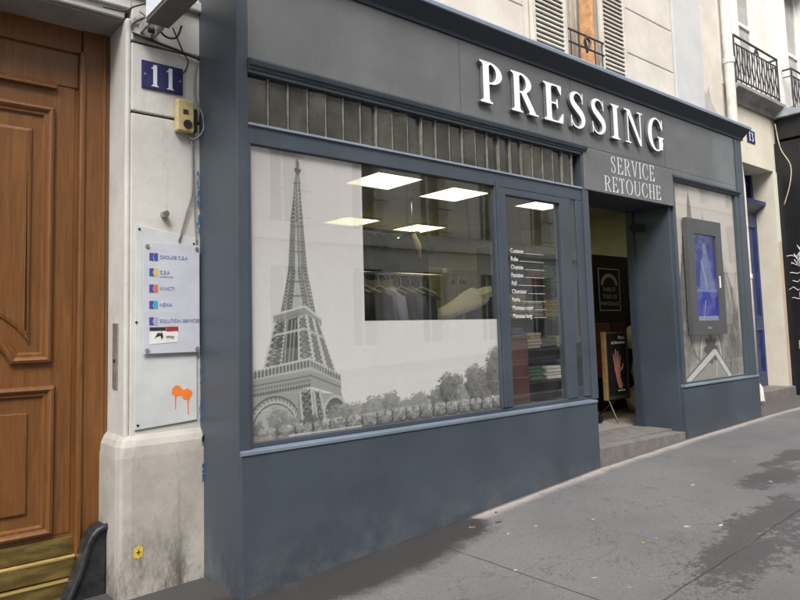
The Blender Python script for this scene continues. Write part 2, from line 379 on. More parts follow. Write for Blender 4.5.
def glyph(ch, x, y, k):
    """k: thick stroke width; returns implicit value and advance width"""
    t = .045 if k > .12 else .035
    if ch == 'I': return stem(x, y, .1, .1+k), .2+k
    if ch in 'PR':
        sx = .1; cy = .735 if ch == 'P' else .745; hb = 1-cy
        cx = .30
        out = U(sd_box(x, y, sx, cx, cy-hb, 1.), np.maximum(sd_ell(x, y, cx, cy, .36, hb), cx-.02-x))
        inn = U(sd_box(x, y, sx+k, cx, cy-hb+t, 1-t), np.maximum(sd_ell(x, y, cx, cy, .36-k, hb-t), cx-.02-x))
        d = U(stem(x, y, sx, sx+k), np.maximum(out, -inn))
        if ch == 'R':
            d = U(d, sd_poly(x, y, [(.30, .53), (.30+k*1.1, .53), (.60+k*1.15, .02), (.60, .02)][::-1]), sd_box(x, y, .56, .66+k*1.2, 0, .042))
            return d, .68+k
        return d, .72
    if ch == 'E' :
        w = .66
        d = U(stem(x, y, .1, .1+k), sd_box(x, y, .1, w, 0, t), sd_box(x, y, .1, w-.03, 1-t, 1.), sd_box(x, y, .1, .5, .5-t/2, .5+t/2))
        d = U(d, sd_poly(x, y, [(w-.17, t*.8), (w+.01, t*.8), (w+.03, .27), (w, .27)][::-1]), sd_poly(x, y, [(w-.06, .76), (w-.03, .76), (w-.02, 1-t*.8), (w-.19, 1-t*.8)][::-1]),
              sd_poly(x, y, [(.47, .37), (.5, .37), (.5, .63), (.47, .63), (.42, .5)][::-1]))
        return d, .72
    if ch == 'S':
        h = k*.5
        d = sd_stroke(x, y, [(.50,.80,.018),(.42,.93,.02),(.29,.975,.024),(.15,.91,h*.62),(.10,.79,h*.85),(.15,.66,h*.98),(.30,.53,h*1.08),(.45,.40,h*1.02),(.51,.25,h*.85),(.45,.10,h*.6),(.30,.02,.024),(.15,.07,.02),(.06,.22,.018)])
        return U(d, sd_box(x, y, .485, .515, .69, .99), sd_box(x, y, .045, .075, .01, .33)), .62
    if ch == 'N':
        d = U(sd_box(x, y, .13, .13+t*1.1, 0, 1), sd_box(x, y, .70, .70+t*1.1, 0, 1), sd_poly(x, y, [(.09, 1.), (.09+k*1.05, 1.), (.70+t*1.1, 0.05), (.70+t*1.1, -.01), (.70-.03, -.01)]),
              sd_box(x, y, .0, .14+k*.6, 1-.042, 1), sd_box(x, y, .03, .27, 0, .042), sd_box(x, y, .60, .85, 1-.042, 1))
        return d, .86
    if ch in 'CG':
        d = np.maximum(sd_ell(x, y, .42, .5, .40, .52), -sd_ell(x, y, .45, .5, .42-k, .475))
        if ch == 'C':
            d = np.maximum(d, -sd_box(x, y, .58, 1.2, .30, .72)); d = np.maximum(d, -sd_box(x, y, .745, 1.2, -.1, 1.1))
            return U(d, sd_box(x, y, .70, .735, .66, 1.0)), .80
        d = np.maximum(d, -sd_box(x, y, .56, 1.2, .30, .72)); d = np.maximum(d, -sd_box(x, y, .745, 1.2, -.1, 1.1))
        return U(d, sd_box(x, y, .70, .735, .66, 1.0), sd_box(x, y, .72-k, .72, .05, .44), sd_box(x, y, .64-k, .80, .40, .442)), .86
    if ch == 'O': return np.maximum(sd_ell(x, y, .44, .5, .42, .52), -sd_ell(x, y, .44, .5, .42-k, .475)), .88
    if ch == 'V':
        d = U(sd_poly(x, y, [(.06, 1.), (.38, 0.), (.38+.06, 0.), (.06+k*1.15, 1.)]), sd_poly(x, y, [(.38, 0), (.43, 0), (.72, 1), (.68, 1)]))
        return U(d, sd_box(x, y, -.02, .16+k, .958, 1), sd_box(x, y, .58, .80, .958, 1)), .80
    if ch == 'T': return U(stem(x, y, .32-k/2, .32+k/2, top=False), sd_box(x, y, .02, .62, 1-t, 1), sd_poly(x, y, [(.02, .76), (.045, .76), (.15, 1-t*.8), (.02, 1-t*.8)][::-1]), sd_poly(x, y, [(.595, .76), (.62, .76), (.62, 1-t*.8), (.49, 1-t*.8)][::-1])), .66
    if ch == 'H': return U(stem(x, y, .1, .1+k, .08), stem(x, y, .62, .62+k, .08), sd_box(x, y, .1, .7, .5-t/2, .5+t/2)), .82
    if ch == 'U':
        o = np.maximum(U(sd_ell(x, y, .42, .36, .33, .38), sd_box(x, y, .09, .75, .36, 1)), y-.98); i = U(sd_ell(x, y, .40+k*.3, .36, .33-k*.65-.015, .32), sd_box(x, y, .09+k, .75-t, .36, 1.1))
        return U(np.maximum(o, -i), sd_box(x, y, .0, .19+k, .958, 1), sd_box(x, y, .60, .84, .958, 1)), .86
    if ch == '1': return U(stem(x, y, .12, .12+k, .08, top=False), sd_poly(x, y, [(.0, .82), (.13, .80), (.14+k, 1.), (.10+k, 1.)])), .27+k
    if ch == '3':
        return sd_stroke(x, y, [(.06,.80,.03),(.20,.95,.04),(.38,.90,k*.4),(.43,.76,k*.5),(.32,.58,k*.35),(.26,.53,.03),(.38,.47,k*.4),(.48,.28,k*.5),(.38,.07,k*.4),(.18,.03,.035),(.04,.17,.03)]), .6
    raise KeyError(ch)
def contour(mb, F, xs, ys, P, yf, yb):
    """filled marching squares of F<0, front at yf, back at yb; P maps (u,v)->(x,z)"""
    bm = mb.bm; vd = {}
    def vert(key, u, v):
        if key not in vd: X_, Z_ = P(u, v); vd[key] = bm.verts.new((X_, yf, Z_))
        return vd[key]
    ny, nx = F.shape; fs = []
    act = np.argwhere((F[:-1,:-1] < 0)|(F[1:,:-1] < 0)|(F[:-1,1:] < 0)|(F[1:,1:] < 0))
    for j, i in act:
        cs = [(j, i), (j, i+1), (j+1, i+1), (j+1, i)]; poly = []
        for a, b in zip(cs, cs[1:]+cs[:1]):
            fa, fb = F[a], F[b]
            if fa < 0: poly.append(vert(('c',)+tuple(a), xs[a[1]], ys[a[0]]))
            if (fa < 0) != (fb < 0):
                t = fa/(fa-fb); k = ('e',)+(tuple(a)+tuple(b) if a < b else tuple(b)+tuple(a))
                poly.append(vert(k, xs[a[1]]+(xs[b[1]]-xs[a[1]])*t, ys[a[0]]+(ys[b[0]]-ys[a[0]])*t))
        pl = []
        for v in poly:
            if v not in pl: pl.append(v)
        if len(pl) > 2:
            try: fs.append(bm.faces.new(pl))
            except ValueError: pass
    if yb is not None:
        be = [e for f in fs for e in f.edges if len(e.link_faces) == 1]; bv = {}
        for e in be:
            for v in e.verts:
                if v not in bv: bv[v] = bm.verts.new((v.co.x, yb, v.co.z))
        for e in be:
            a, b = e.verts; f = bm.faces.new((a, b, bv[b], bv[a])); f.material_index = 1
def word(txt, name, mat, side, parent, x0, x1, zb0, zb1, cap, yf, yb, k, one=True, gap=.10, n=56):
    """serif word whose baseline runs from (x0,zb0) to (x1,zb1)"""
    g1 = np.linspace(0, 1, 2)
    adv = [glyph(c, *np.meshgrid(g1, g1), k)[1] for c in txt]
    tot = sum(adv)+gap*(len(txt)-1); sx = (x1-x0)/tot; cur = 0; obs = []; mb = MB() if one else None
    for c, a in zip(txt, adv):
        xs = np.linspace(-.06, a+.08, int(n*(a+.14))); ys = np.linspace(-.06, 1.06, int(n*1.12))
        F = glyph(c, *np.meshgrid(xs, ys), k)[0]+1e-5
        m = mb or MB(); c0 = cur
        contour(m, F, xs, ys, lambda u, v: (x0+(c0+u)*sx, zb0+(zb1-zb0)*((c0+u)*sx/(x1-x0))+v*cap), yf, yb)
        if not one:
            o = m.build(name, mat, parent); o.data.materials.append(M[side]); obs.append(o)
        cur += a+gap
    if one:
        o = mb.build(name, mat, parent); o.data.materials.append(M[side]); obs.append(o)
    return obs
def text(body, name, mat, parent, x, z, size, y, align='LEFT', depth=.0008, face='front', rot=None, sx=1):
    cu = bpy.data.curves.new(name, 'FONT'); cu.body = body; cu.size = size; cu.extrude = depth; cu.align_x = align
    tmp = bpy.data.objects.new('tmp', cu); C.objects.link(tmp)
    me = bpy.data.meshes.new_from_object(tmp.evaluated_get(bpy.context.evaluated_depsgraph_get()))
    bpy.data.objects.remove(tmp); me.name = name
    mtx = Matrix.Translation((x, y, z)) @ (rot or Matrix.Rotation(PI/2, 4, 'X')) @ Matrix.Scale(sx, 4, (1, 0, 0))
    me.transform(mtx); me.materials.clear(); me.materials.append(M[mat])
    o = bpy.data.objects.new(name, me); C.objects.link(o); return adopt(o, parent)

# ------------------------------------------------------------------ printed pictures: fine grids with an ink colour per corner
class Ink:
    def __init__(s, u0, u1, v0, v1, d, base):
        s.u = np.arange(u0, u1+d/2, d); s.v = np.arange(v0, v1+d/2, d); s.d = d
        s.a = np.zeros((len(s.v), len(s.u), 3)); s.a[:] = base
    def win(s, x0, x1, y0, y1):
        i0, i1 = np.searchsorted(s.u, [x0-.02, x1+.02]); j0, j1 = np.searchsorted(s.v, [y0-.02, y1+.02])
        if i1 <= i0 or j1 <= j0: return None
        return slice(j0, j1), slice(i0, i1), s.u[None, i0:i1], s.v[j0:j1, None]
    def put(s, w, d, col, al):
        m = np.clip(.5-d/s.d, 0, 1)*al; col = np.array(col if hasattr(col, '__len__') else (col,)*3)
        s.a[w[0], w[1]] = s.a[w[0], w[1]]*(1-m[..., None])+col*m[..., None]
    def line(s, p, q, w, col, al=1):
        b = s.win(min(p[0], q[0]), max(p[0], q[0]), min(p[1], q[1]), max(p[1], q[1]))
        if not b: return
        x, y = b[2], b[3]; ex, ey = q[0]-p[0], q[1]-p[1]; t = np.clip(((x-p[0])*ex+(y-p[1])*ey)/(ex*ex+ey*ey+1e-12), 0, 1)
        s.put(b, np.hypot(x-p[0]-ex*t, y-p[1]-ey*t)-w/2, col, al)
    def path(s, pts, w, col, al=1):
        for p, q in zip(pts, pts[1:]): s.line(p, q, w, col, al)
    def poly(s, pts, col, al=1):
        xs = [p[0] for p in pts]; ys = [p[1] for p in pts]; b = s.win(min(xs), max(xs), min(ys), max(ys))
        if not b: return
        x, y = np.broadcast_arrays(b[2], b[3]); ins = np.zeros(x.shape, bool)
        for (ax, ay), (cx, cy) in zip(pts, pts[1:]+pts[:1]):
            if ay == cy: continue
            ins ^= ((ay > y) != (cy > y)) & (x < (cx-ax)*(y-ay)/(cy-ay)+ax)
        s.put(b, np.where(ins, -1., 1.), col, al)
    def disc(s, x, y, rx, ry, col, al=1):
        b = s.win(x-rx, x+rx, y-ry, y+ry)
        if b: s.put(b, (np.hypot((b[2]-x)/rx, (b[3]-y)/ry)-1)*min(rx, ry), col, al)
    def tree(s, x, y, rx, ry, lo, hi, n=None, leaf=.011, sq=2.0):
        n = n or int(rx*ry*9000)+30; s.disc(x, y-.1*ry, rx*.86, ry*.84, lo+(hi-lo)*.22, .8)
        for i in range(n):
            t = i/n; a = random.random()*2*PI; r = random.random()**.5
            px = x+rx*math.copysign(abs(math.cos(a))**(2/sq), math.cos(a))*r; py = y+ry*math.copysign(abs(math.sin(a))**(2/sq), math.sin(a))*r
            lit = .42+.42*((py-y)/ry)+.14*((px-x)/rx)+.22*math.sin(px*70+y*40)*math.cos(py*60)
            c = lo+(hi-lo)*min(1, max(0, lit*.7+random.random()*.5-.1))
            s.disc(px, py, leaf*(.5+random.random()*.8), leaf*(.4+random.random()*.7), c, .8)
    def lattice(s, a0, a1, b0, b1, n, w, col, edge=None):
        L = lambda p, q, t: (p[0]+(q[0]-p[0])*t, p[1]+(q[1]-p[1])*t)
        for i in range(n):
            t0, t1 = i/n, (i+1)/n
            s.line(L(a0, a1, t0), L(b0, b1, t1), w, col); s.line(L(b0, b1, t0), L(a0, a1, t1), w, col); s.line(L(a0, a1, t1), L(b0, b1, t1), w, col)
        if edge is not None: s.line(a0, a1, w*1.6, edge); s.line(b0, b1, w*1.6, edge)
    def grain(s, k): s.a *= 1+(rng.random(s.a.shape[:2])[..., None]-.5)*k
    def mesh(s, name, mat, y, parent=None, hole=None):
        ny, nx = len(s.v), len(s.u)
        co = np.zeros((ny, nx, 3)); co[..., 0] = s.u[None]; co[..., 1] = y; co[..., 2] = s.v[:, None]
        J, I = np.meshgrid(np.arange(ny-1), np.arange(nx-1), indexing='ij')
        if hole is not None:
            cu = (s.u[I]+s.d/2); cv = (s.v[J]+s.d/2); keep = ~((cu > hole[0]) & (cv > hole[1])); J, I = J[keep], I[keep]
        J, I = J.ravel(), I.ravel(); q = np.stack([J*nx+I, J*nx+I+1, (J+1)*nx+I+1, (J+1)*nx+I], 1)
        me = bpy.data.meshes.new(name); me.vertices.add(ny*nx); me.vertices.foreach_set('co', co.ravel())
        me.loops.add(q.size); me.loops.foreach_set('vertex_index', q.ravel().astype(np.int32))
        me.polygons.add(len(q)); me.polygons.foreach_set('loop_start', np.arange(0, q.size, 4, dtype=np.int32))
        at = me.color_attributes.new('ink', 'FLOAT_COLOR', 'POINT')
        c = np.ones((ny*nx, 4)); c[:, :3] = np.clip(s.a, 0, 1).reshape(-1, 3); at.data.foreach_set('color', c.ravel())
        me.update(calc_edges=True); me.validate(); me.materials.append(M[mat])
        o = bpy.data.objects.new(name, me); C.objects.link(o); return adopt(o, parent)

# ------------------------------------------------------------------ ground
def gz(x):
    pts = [(-80, -2.0), (-8, -.12), (0, .12), (3.54, .342), (5.13, .397), (7.2, .445), (10, .475), (14, .6), (90, 3.8)]
    for (a, za), (b, zb) in zip(pts, pts[1:]):
        if x <= b: return za+(zb-za)*(x-a)/(b-a)
    return pts[-1][1]
def strip(name, mat, ys, dz, x0=-80, x1=90):
    xs = sorted(set([-80, -40, -20, -8, -4, 0, 3.54, 5.13, 7.2, 10, 14, 30, 60, 90])); mb = MB(); bm = mb.bm
    rows = [[bm.verts.new((x, y, gz(x)+z)) for x in xs] for y, z in zip(ys, dz)]
    for a, b in zip(rows, rows[1:]):
        for i in range(len(xs)-1): bm.faces.new((a[i], a[i+1], b[i+1], b[i]))
    return struct(mb.build(name, mat))
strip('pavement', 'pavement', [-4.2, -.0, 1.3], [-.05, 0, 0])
strip('kerb', 'kerb', [-4.45, -4.44, -4.22, -4.2], [-.20, -.055, -.048, -.0495])
strip('road', 'asphalt', [-10.1, -7.3, -4.45], [-.2, -.14, -.2])
strip('far_kerb', 'kerb', [-10.35, -10.34, -10.11, -10.1], [-.049, -.046, -.05, -.2])
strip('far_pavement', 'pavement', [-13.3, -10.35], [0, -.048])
mb = MB(); mb.face([(-600, -600, -3.2), (600, -600, -3.2), (600, 600, -3.2), (-600, 600, -3.2)]); struct(mb.build('ground', 'earth'))
for i in range(6):
    o = bx('road_marking', 'marking', None, -14+i*6, -12.2+i*6, -7.36, -7.24, gz(-13+i*6)-.137, gz(-13+i*6)-.125)
    struct(o)

# ------------------------------------------------------------------ building eleven (stone wall above and left of the shop)
WY = .543
b11 = thing('apartment_building', (3.5, 2, .3), 'cream stone apartment building above the grey shopfront, with louvred shutters at its window', 'building')
def wall_boxes(mb, x0, x1, z0, z1, holes, y0, y1):
    """rect wall minus rect holes (disjoint in x, sorted)"""
    x = x0
    for hx0, hx1, hz0, hz1 in holes:
        if hx0 > x: mb.box(x, hx0, y0, y1, z0, z1)
        if hz0 > z0: mb.box(hx0, hx1, y0, y1, z0, hz0)
        if hz1 < z1: mb.box(hx0, hx1, y0, y1, hz1, z1)
        x = hx1
    if x < x1: mb.box(x, x1, y0, y1, z0, z1)
# stone courses with real joints, around the shuttered window
back = MB()
wall_boxes(back, -3.6, 6.40, 3.95, 14.0, [(-1.25, -.15, 5.15, 7.65), (3.99, 4.77, 4.3, 6.95)], WY+.02, WY+.5)
back.build('joint_mortar', 'groove', b11)
zc = [3.75, 4.28, 4.83, 5.385, 5.94, 6.49, 7.04, 7.6, 8.15, 8.7, 9.3, 10, 11, 12, 13, 14]
for za, zb in zip(zc, zc[1:]):
    for xa, xb in ((-3.6, -1.2), (-1.2, -.2), (-.2, 3.40), (5.25, 6.395)):
        if xa == -1.2 and 5.1 < za < 7.5: continue
        MB().box(xa+.004, xb-.004, WY, WY+.35, za+.006, zb-.006).build('stone_course', 'cream_wall', b11, .008)
mb = MB(); wall_boxes(mb, 3.40, 5.25, 3.75, 14, [(4.02, 4.74, 4.35, 6.9)], WY-.004, WY+.35); mb.build('window_surround', 'cream_wall', b11)
bx('render_strip', 'grey_render', b11, 6.40, 7.16, WY-.03, WY+.4, 3.75, 14, bevel=.01)
mb = MB(); mb.box(7.165, 7.74, WY-.012, WY+.4, 3.75, 14); mb.build('end_pier', 'cream_wall', b11, .012)
mb = MB().prism([(7.17, 3.9), (7.72, 3.9), (7.72, 4.42), (7.62, 4.50), (7.5, 4.52), (7.36, 4.66), (7.3, 4.86), (7.24, 4.72), (7.17, 4.76)], WY-.018, WY-.013); mb.build('bare_plaster_patch', 'pedestal', b11)
bx('wall', 'cream_wall', b11, 6.96, 7.74, WY, WY+.4, .2, 3.75)
# window with open casement behind folded shutters
w = bx('window', 'white_paint', b11, 4.02, 4.74, WY+.22, WY+.26, 4.35, 4.42)
mb = MB()
mb.box(4.02, 4.07, WY+.1, WY+.27, 4.42, 6.9).box(4.69, 4.74, WY+.2, WY+.27, 4.42, 6.9).box(4.07, 4.69, WY+.2, WY+.27, 6.82, 6.9).box(4.20, 4.23, WY+.10, WY+.2, 4.42, 6.82)
mb.build('frame', 'white_paint', w, .006)
mb = MB()
for i in range(14): mb.tube([(4.08+i*.047, WY+.25+.012*(i % 2), 4.4), (4.08+i*.047, WY+.25+.012*(i % 2), 6.8)], .029, 8)
mb.build('curtain', 'shutter', w, smooth=True)
bx('inner_shutter', 'curtain', w, 4.64, 4.685, WY+.03, WY+.19, 4.42, 6.81, bevel=.004)
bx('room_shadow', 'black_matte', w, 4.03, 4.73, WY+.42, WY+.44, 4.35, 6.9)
bx('sill', 'cream_wall', w, 3.98, 4.78, WY-.05, WY+.2, 4.27, 4.345, bevel=.01)
mb = MB()
for z in (4.62, 4.76): mb.tube([(4.06, WY-.06, z), (4.71, WY-.06, z)], .011, 8)
for a in range(5):
    t = a*2*PI/5; mb.tube([(4.39+.05*math.cos(t+q), WY-.06, 4.68+.05*math.sin(t+q)) for q in (0, .5, 1, 1.5)], .008, 6)
mb.tube([(4.39, WY-.06, 4.76), (4.34, WY-.07, 4.70), (4.39, WY-.06, 4.58), (4.44, WY-.07, 4.70), (4.39, WY-.06, 4.76)], .014, 6)
for x in (4.10, 4.24, 4.54, 4.68): mb.tube([(x, WY-.06, 4.4), (x, WY-.06, 4.76)], .007, 6)
mb.build('railing', 'rail', w)
for xa, xb in ((3.47, 4.06), (4.69, 5.22)):
    mb = MB(); y0, y1 = WY-.055, WY-.015
    mb.box(xa, xa+.06, y0, y1, 4.36, 6.85).box(xb-.06, xb, y0, y1, 4.36, 6.85)
    for z0, z1 in ((4.36, 4.44), (5.5, 5.57), (6.77, 6.85)): mb.box(xa+.06, xb-.06, y0, y1, z0, z1)
    sh = mb.build('shutter', 'shutter', w, .005)
    mb = MB(); z = 4.46
    while z < 6.74:
        if not 5.46 < z < 5.56: mb.profile_x([(y0+.002, z), (y0+.012, z-.008), (y1-.002, z+.03), (y1-.012, z+.038)], xa+.058, xb-.058)
        z += .052
    sl = mb.build('louvre', 'shutter', w)
# top left window opening seen above the cornice
w = bx('window', 'white_paint', b11, -1.2, -.2, WY+.2, WY+.25, 5.2, 7.6); 

# left jamb, lintel and reveal
lw = thing('stone_door_surround', (-.25, .7, .11), 'off white stone door jamb and lintel with dark joints, left of the grey shopfront', 'wall')
mb = MB()
for za, zb in ((.9, 2.995), (3.012, 3.445), (3.462, 3.75)): mb.box(-.438, 0.10, WY, 1.1, za, zb)
mb.build('jamb', 'left_wall', lw, .006)
mb = MB().box(-.47, -.437, WY+.006, 1.1, .9, 3.60); mb.build('jamb_bead', 'left_wall', lw, .014, seg=3)
bx('joint', 'groove', lw, -.434, .1, WY+.03, 1.09, .95, 3.7)
mb = MB().box(-3.6, -.437, WY-.0, 1.1, 3.655, 3.75).box(-3.6, -.47, WY+.03, WY+.0595, 3.60, 3.655).box(-3.6, -.47, WY+.06, 1.1, 3.601, 3.655); mb.build('lintel', 'left_wall', lw, .008)
mb = MB().box(-3.6, .1, WY-.035, WY+.4, 3.75, 3.82); mb.build('string_course', 'left_wall', lw, .012)
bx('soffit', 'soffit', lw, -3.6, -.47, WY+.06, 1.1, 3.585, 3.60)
# pedestal with rounded, chamfered shoulder
mb = MB(); rg = []
for z, e in ((.0, .0), (.55, .002), (.9, 0), (.965, -.004), (1.0, -.018), (1.03, -.045)):
    ch = .045 + (.015 if z > .9 else 0); xl, yf = -.515-e, WY-.048-e
    jit = lambda: random.uniform(-.002, .002)
    rg.append([(.12, 1.1, z), (xl, 1.1, z), (xl+jit(), yf+ch+.02, z), (xl+.012+jit(), yf+ch*.45, z), (xl+ch*.5, yf+.010+jit(), z), (xl+ch+.03, yf+jit(), z), (.12, yf, z)])
mb.rings(rg); mb.build('pedestal', 'pedestal', lw, .016, seg=4)
# far jamb on the other side of the door
bx('far_jamb', 'left_wall', lw, -3.9, -3.3, WY, 1.1, 0, 3.75, bevel=.01)

# ------------------------------------------------------------------ wooden entrance door
DY = .90
dr = thing('entrance_door', (-1.9, .95, .08), 'varnished brown wooden double door with moulded panels and brass kick plate', 'door')
mb = MB().box(-.635, -.468, DY-.035, DY+.06, .05, 3.60); mb.build('frame', 'wood', dr, .008)
mb = MB().box(-.655, -.62, DY-.055, DY+.0, .30, 3.44); mb.build('frame_bead', 'wood', dr, .012, seg=3)
mb = MB().box(-.515, -.495, DY-.045, DY-.03, .35, 3.6); mb.build('frame_bead', 'wood', dr, .006, seg=3)
bx('frame', 'wood', dr, -3.3, -3.14, DY-.035, DY+.06, .05, 3.6, bevel=.008)
mb = MB().box(-3.14, -.635, DY-.02, DY+.06, 3.43, 3.60); mb.build('top_rail', 'wood', dr, .01)
mold = [(0, 0), (0, .018), (.008, .03), (.022, .036), (.034, .028), (.042, .016), (.056, .016), (.064, .006), (.068, 0)]
def leaf(xr, sgn):
    X = lambda a: xr+sgn*a     # a measured from the outer edge of the leaf, into the door
    lo, hi = sorted((X(-.022), X(1.24)))
    bx_ = MB().box(lo, hi, DY, DY+.05, .06, 3.43); lf = bx_.build('door_leaf', 'wood', dr)
    mb = MB().box(*sorted((X(.02), X(.12))), DY-.004, DY, .45, 3.22); mb.build('stile', 'wood', lf, .002)
    # top board and weather ledge
    mb = MB().box(*sorted((X(.0), X(1.22))), DY-.012, DY, 3.20, 3.42); mb.build('top_board', 'wood', lf, .006)
    mb = MB().profile_x([(DY, 3.165), (DY-.035, 3.17), (DY-.035, 3.185), (DY-.012, 3.205), (DY, 3.205)], *sorted((X(.13), X(1.22)))); mb.build('ledge', 'wood', lf)
    cx = X(.665)
    def arcpath(x0, x1, z0, z1, r, zc_):
        L, R = min(x0, x1), max(x0, x1); hw = (R-L)/2; full = r >= hw-.02
        a0 = math.acos(min(1, hw/r)) if full else math.asin((z0-zc_)/r); za = zc_+r*math.sin(a0) if full else z0
        pts = [(L, za), (L, z1), (R, z1), (R, za)]
        for i in range(1 if full else 0, 16 if full else 17):
            a = a0+(PI-2*a0)*i/16; pts.append((cx+r*math.cos(a), zc_+r*math.sin(a)))
        return pts
    pth = arcpath(X(.135), X(1.195), 1.47, 3.05, .33, 1.35)
    MB().sweep(pth, mold, DY).build('panel_moulding', 'wood', lf)
    inn = arcpath(X(.255), X(1.075), 1.60, 2.90, .47, 1.35)
    mb = MB(); mb.sweep(inn, [(0, 0), (.006, .012), (.022, .018), (.03, .018)], DY); mb.build('raised_field_edge', 'wood', lf)
    mb = MB(); q = arcpath(X(.285), X(1.045), 1.632, 2.87, .50, 1.35)
    mb.prism(q, DY-.018, DY-.001); mb.build('raised_field', 'wood', lf)
    L, R = sorted((X(.115), X(1.215)))
    MB().sweep([(L, .455), (L, 1.335), (R, 1.335), (R, .455)], mold, DY).build('panel_moulding', 'wood', lf)
    L, R = sorted((X(.26), X(1.07)))
    mb = MB().box(L, R, DY-.016, DY, .60, 1.185); mb.build('raised_field', 'wood', lf, .007)
    a, b = sorted((X(.0), X(1.235)))
    bx('kick_plate', 'brass', lf, a, b, DY-.012, DY, .325, .425, bevel=.002)
    mb = MB().profile_x([(DY, .20), (DY-.045, .205), (DY-.045, .30), (DY-.03, .322), (DY, .322)], a, b); mb.build('kick_plate', 'brass', lf)
    mb = MB().box(a, b, DY-.05, DY-.0455, .305, .317); mb.build('plate_edge', 'brass_edge', lf, .002)
    mb = MB().profile_x([(DY, .09), (DY-.075, .09), (DY-.075, .185), (DY-.06, .198), (DY, .198)], a, b); mb.build('kick_plate', 'brass', lf)
    mb = MB().box(a, b, DY-.081, DY-.0755, .184, .194); mb.build('plate_edge', 'brass_edge', lf, .002)
leaf(-.655, -1); leaf(-3.14, 1)
mb = MB().box(-1.93, -1.865, DY-.03, DY, .45, 3.2); mb.build('meeting_bead', 'wood', dr, .01)
bx('door_light_block', 'black_matte', dr, -3.6, -.4, DY+.1, DY+.14, -.1, 3.75)  # unseen black sheet added to stop light showing through the door gap
bx('threshold', 'step_stone', dr, -3.3, -.5, DY-.12, 1.2, .0, .085, bevel=.01)

# cast iron wheel guard
GC = [(-.518, .50), (-.545, .497), (-.575, .485), (-.605, .455), (-.628, .41), (-.643, .36), (-.655, .31), (-.675, .25), (-.705, .18), (-.74, .10), (-.76, .02)]
wg = thing('wheel_guard', (-.6, .72, .05), 'curved black cast iron wheel guard in the corner between wooden door and stone pedestal', 'wheel guard')
mb = MB().prism(GC+[(-.518, .02)], .70, .84); gd = mb.build('fin', 'black_iron', wg, .012, seg=3)
MB().tube([(x+.008, .695, z-.008) for x, z in GC], .019, 12).build('rim', 'black_iron', wg, smooth=True)
mb = MB().box(-.483-.012, -.468-.008, DY-.26, DY-.19, 1.32, 1.72)
# steel lock strip on the reveal
kp = MB().box(-.478, -.4705, .66, .75, 1.30, 1.70).build('keypad_plate', 'steel', None, .002); tag(kp, 'narrow steel lock plate fixed to the white door reveal', 'lock plate')
mb.bm.free(); MB().cyl((-.484, .705, 1.47), .012, 'x', .006, 14).build('keyhole', 'black', kp)

# ------------------------------------------------------------------ things on the left wall
def plaque(loc, w, h, y, tilt, label, group=None, txt='11'):
    root = thing('house_number_plaque', loc, label, 'house number', group); x, _, z = loc
    MB().prism([(x-w/2, z-h/2-tilt), (x+w/2, z-h/2+tilt), (x+w/2, z+h/2+tilt), (x-w/2, z+h/2-tilt)], y-.012, y-.001).build('enamel_plate', 'plaque_blue', root, .004)
    return root
p11 = plaque((-.247, WY, 3.255), .265, .178, WY, -.001, 'blue enamel plaque with white number 11, above the yellowed intercom')
word('11', 'number', 'enamel_white', 'enamel_white', p11, -.325, -.165, 3.185, 3.185, .14, WY-.0145, WY-.0125, .17, gap=.26)
for xx, zz in ((-.36, 3.255), (-.135, 3.255)): MB().cyl((xx, WY-.016, zz), .006, 'y', .005, 10).build('screw', 'steel', p11)
ic = thing('intercom', (-.097, WY, 2.92), 'small yellowed plastic intercom box below the blue number 11', 'intercom')
MB().box(-.172, -.058, WY-.06, WY-.001, 2.915, 3.125).build('housing', 'yellow_plastic', ic, .012, seg=3)
MB().box(-.057, -.03, WY-.045, WY-.001, 2.93, 3.08).build('side_cover', 'black_matte', ic, .006)
MB().cyl((-.105, WY-.068, 2.965), .028, 'y', .009, 20).build('speaker_button', 'black_matte', ic)
MB().box(-.135, -.10, WY-.064, WY-.059, 3.03, 3.06).build('label_window', 'cab_dark', ic, .002)
bs = tag(MB().prism([(-.413, 1.058), (-.028, 1.082), (-.028, 2.236), (-.408, 2.296)], WY-.012, WY-.001).build('backing_sheet', 'board_grey', None, .002), 'pale grey backing sheet screwed to the stone behind the white company plaque', 'wall panel')
for xx, zz in ((-.39, 2.27), (-.395, 1.085), (-.045, 2.20), (-.405, 1.7)): MB().cyl((xx, WY-.016, zz), .007, 'y', .006, 10).build('screw', 'black', bs)
cp = thing('company_plaque', (-.19, WY, 1.5), 'white acrylic plaque with five small company logos and a torn sticker', 'sign')
MB().box(-.372, -.018, WY-.034, WY-.028, 1.508, 2.188).build('acrylic_sheet', 'acrylic', cp, .001)
for xx, zz in ((-.35, 2.165), (-.036, 2.165), (-.35, 1.53), (-.036, 1.53)):
    MB().cyl((xx, WY-.042, zz), .012, 'y', .03, 14).build('stand_off_screw', 'steel', cp)
py = WY-.0352
for (z, col, t, t2) in ((2.10, 'navy', 'GROUPE C.E.A', None), (2.005, 'gold', 'C.E.A', 'conseil et audit'), (1.905, 'red', 'INVICTI', None), (1.805, 'teal', 'NEXIA', None), (1.705, 'lilac', 'SOLUTION SERVICES', None)):
    lg = MB().prism([(-.337, z-.024), (-.307, z-.024), (-.318, z), (-.307, z+.024), (-.337, z+.024)], py-.0007, py-.0001).build('logo', 'navy', cp)
    MB().prism([(-.303, z-.024), (-.285, z-.024), (-.285, z+.024), (-.303, z+.024), (-.314, z)], py-.0007, py-.0001).build('logo_half', col, lg)
    text(t, 'lettering', 'txt', cp, -.275, z-.008, .03, py-.001, sx=.92)
    if t2: text(t2, 'lettering', 'lilac', cp, -.275, z-.028, .014, py-.001)
st = MB().prism([(-.335, 1.565), (-.16, 1.575), (-.155, 1.63), (-.19, 1.665), (-.335, 1.66)], py-.0007, py-.0001).build('sticker', 'stk_white', cp)
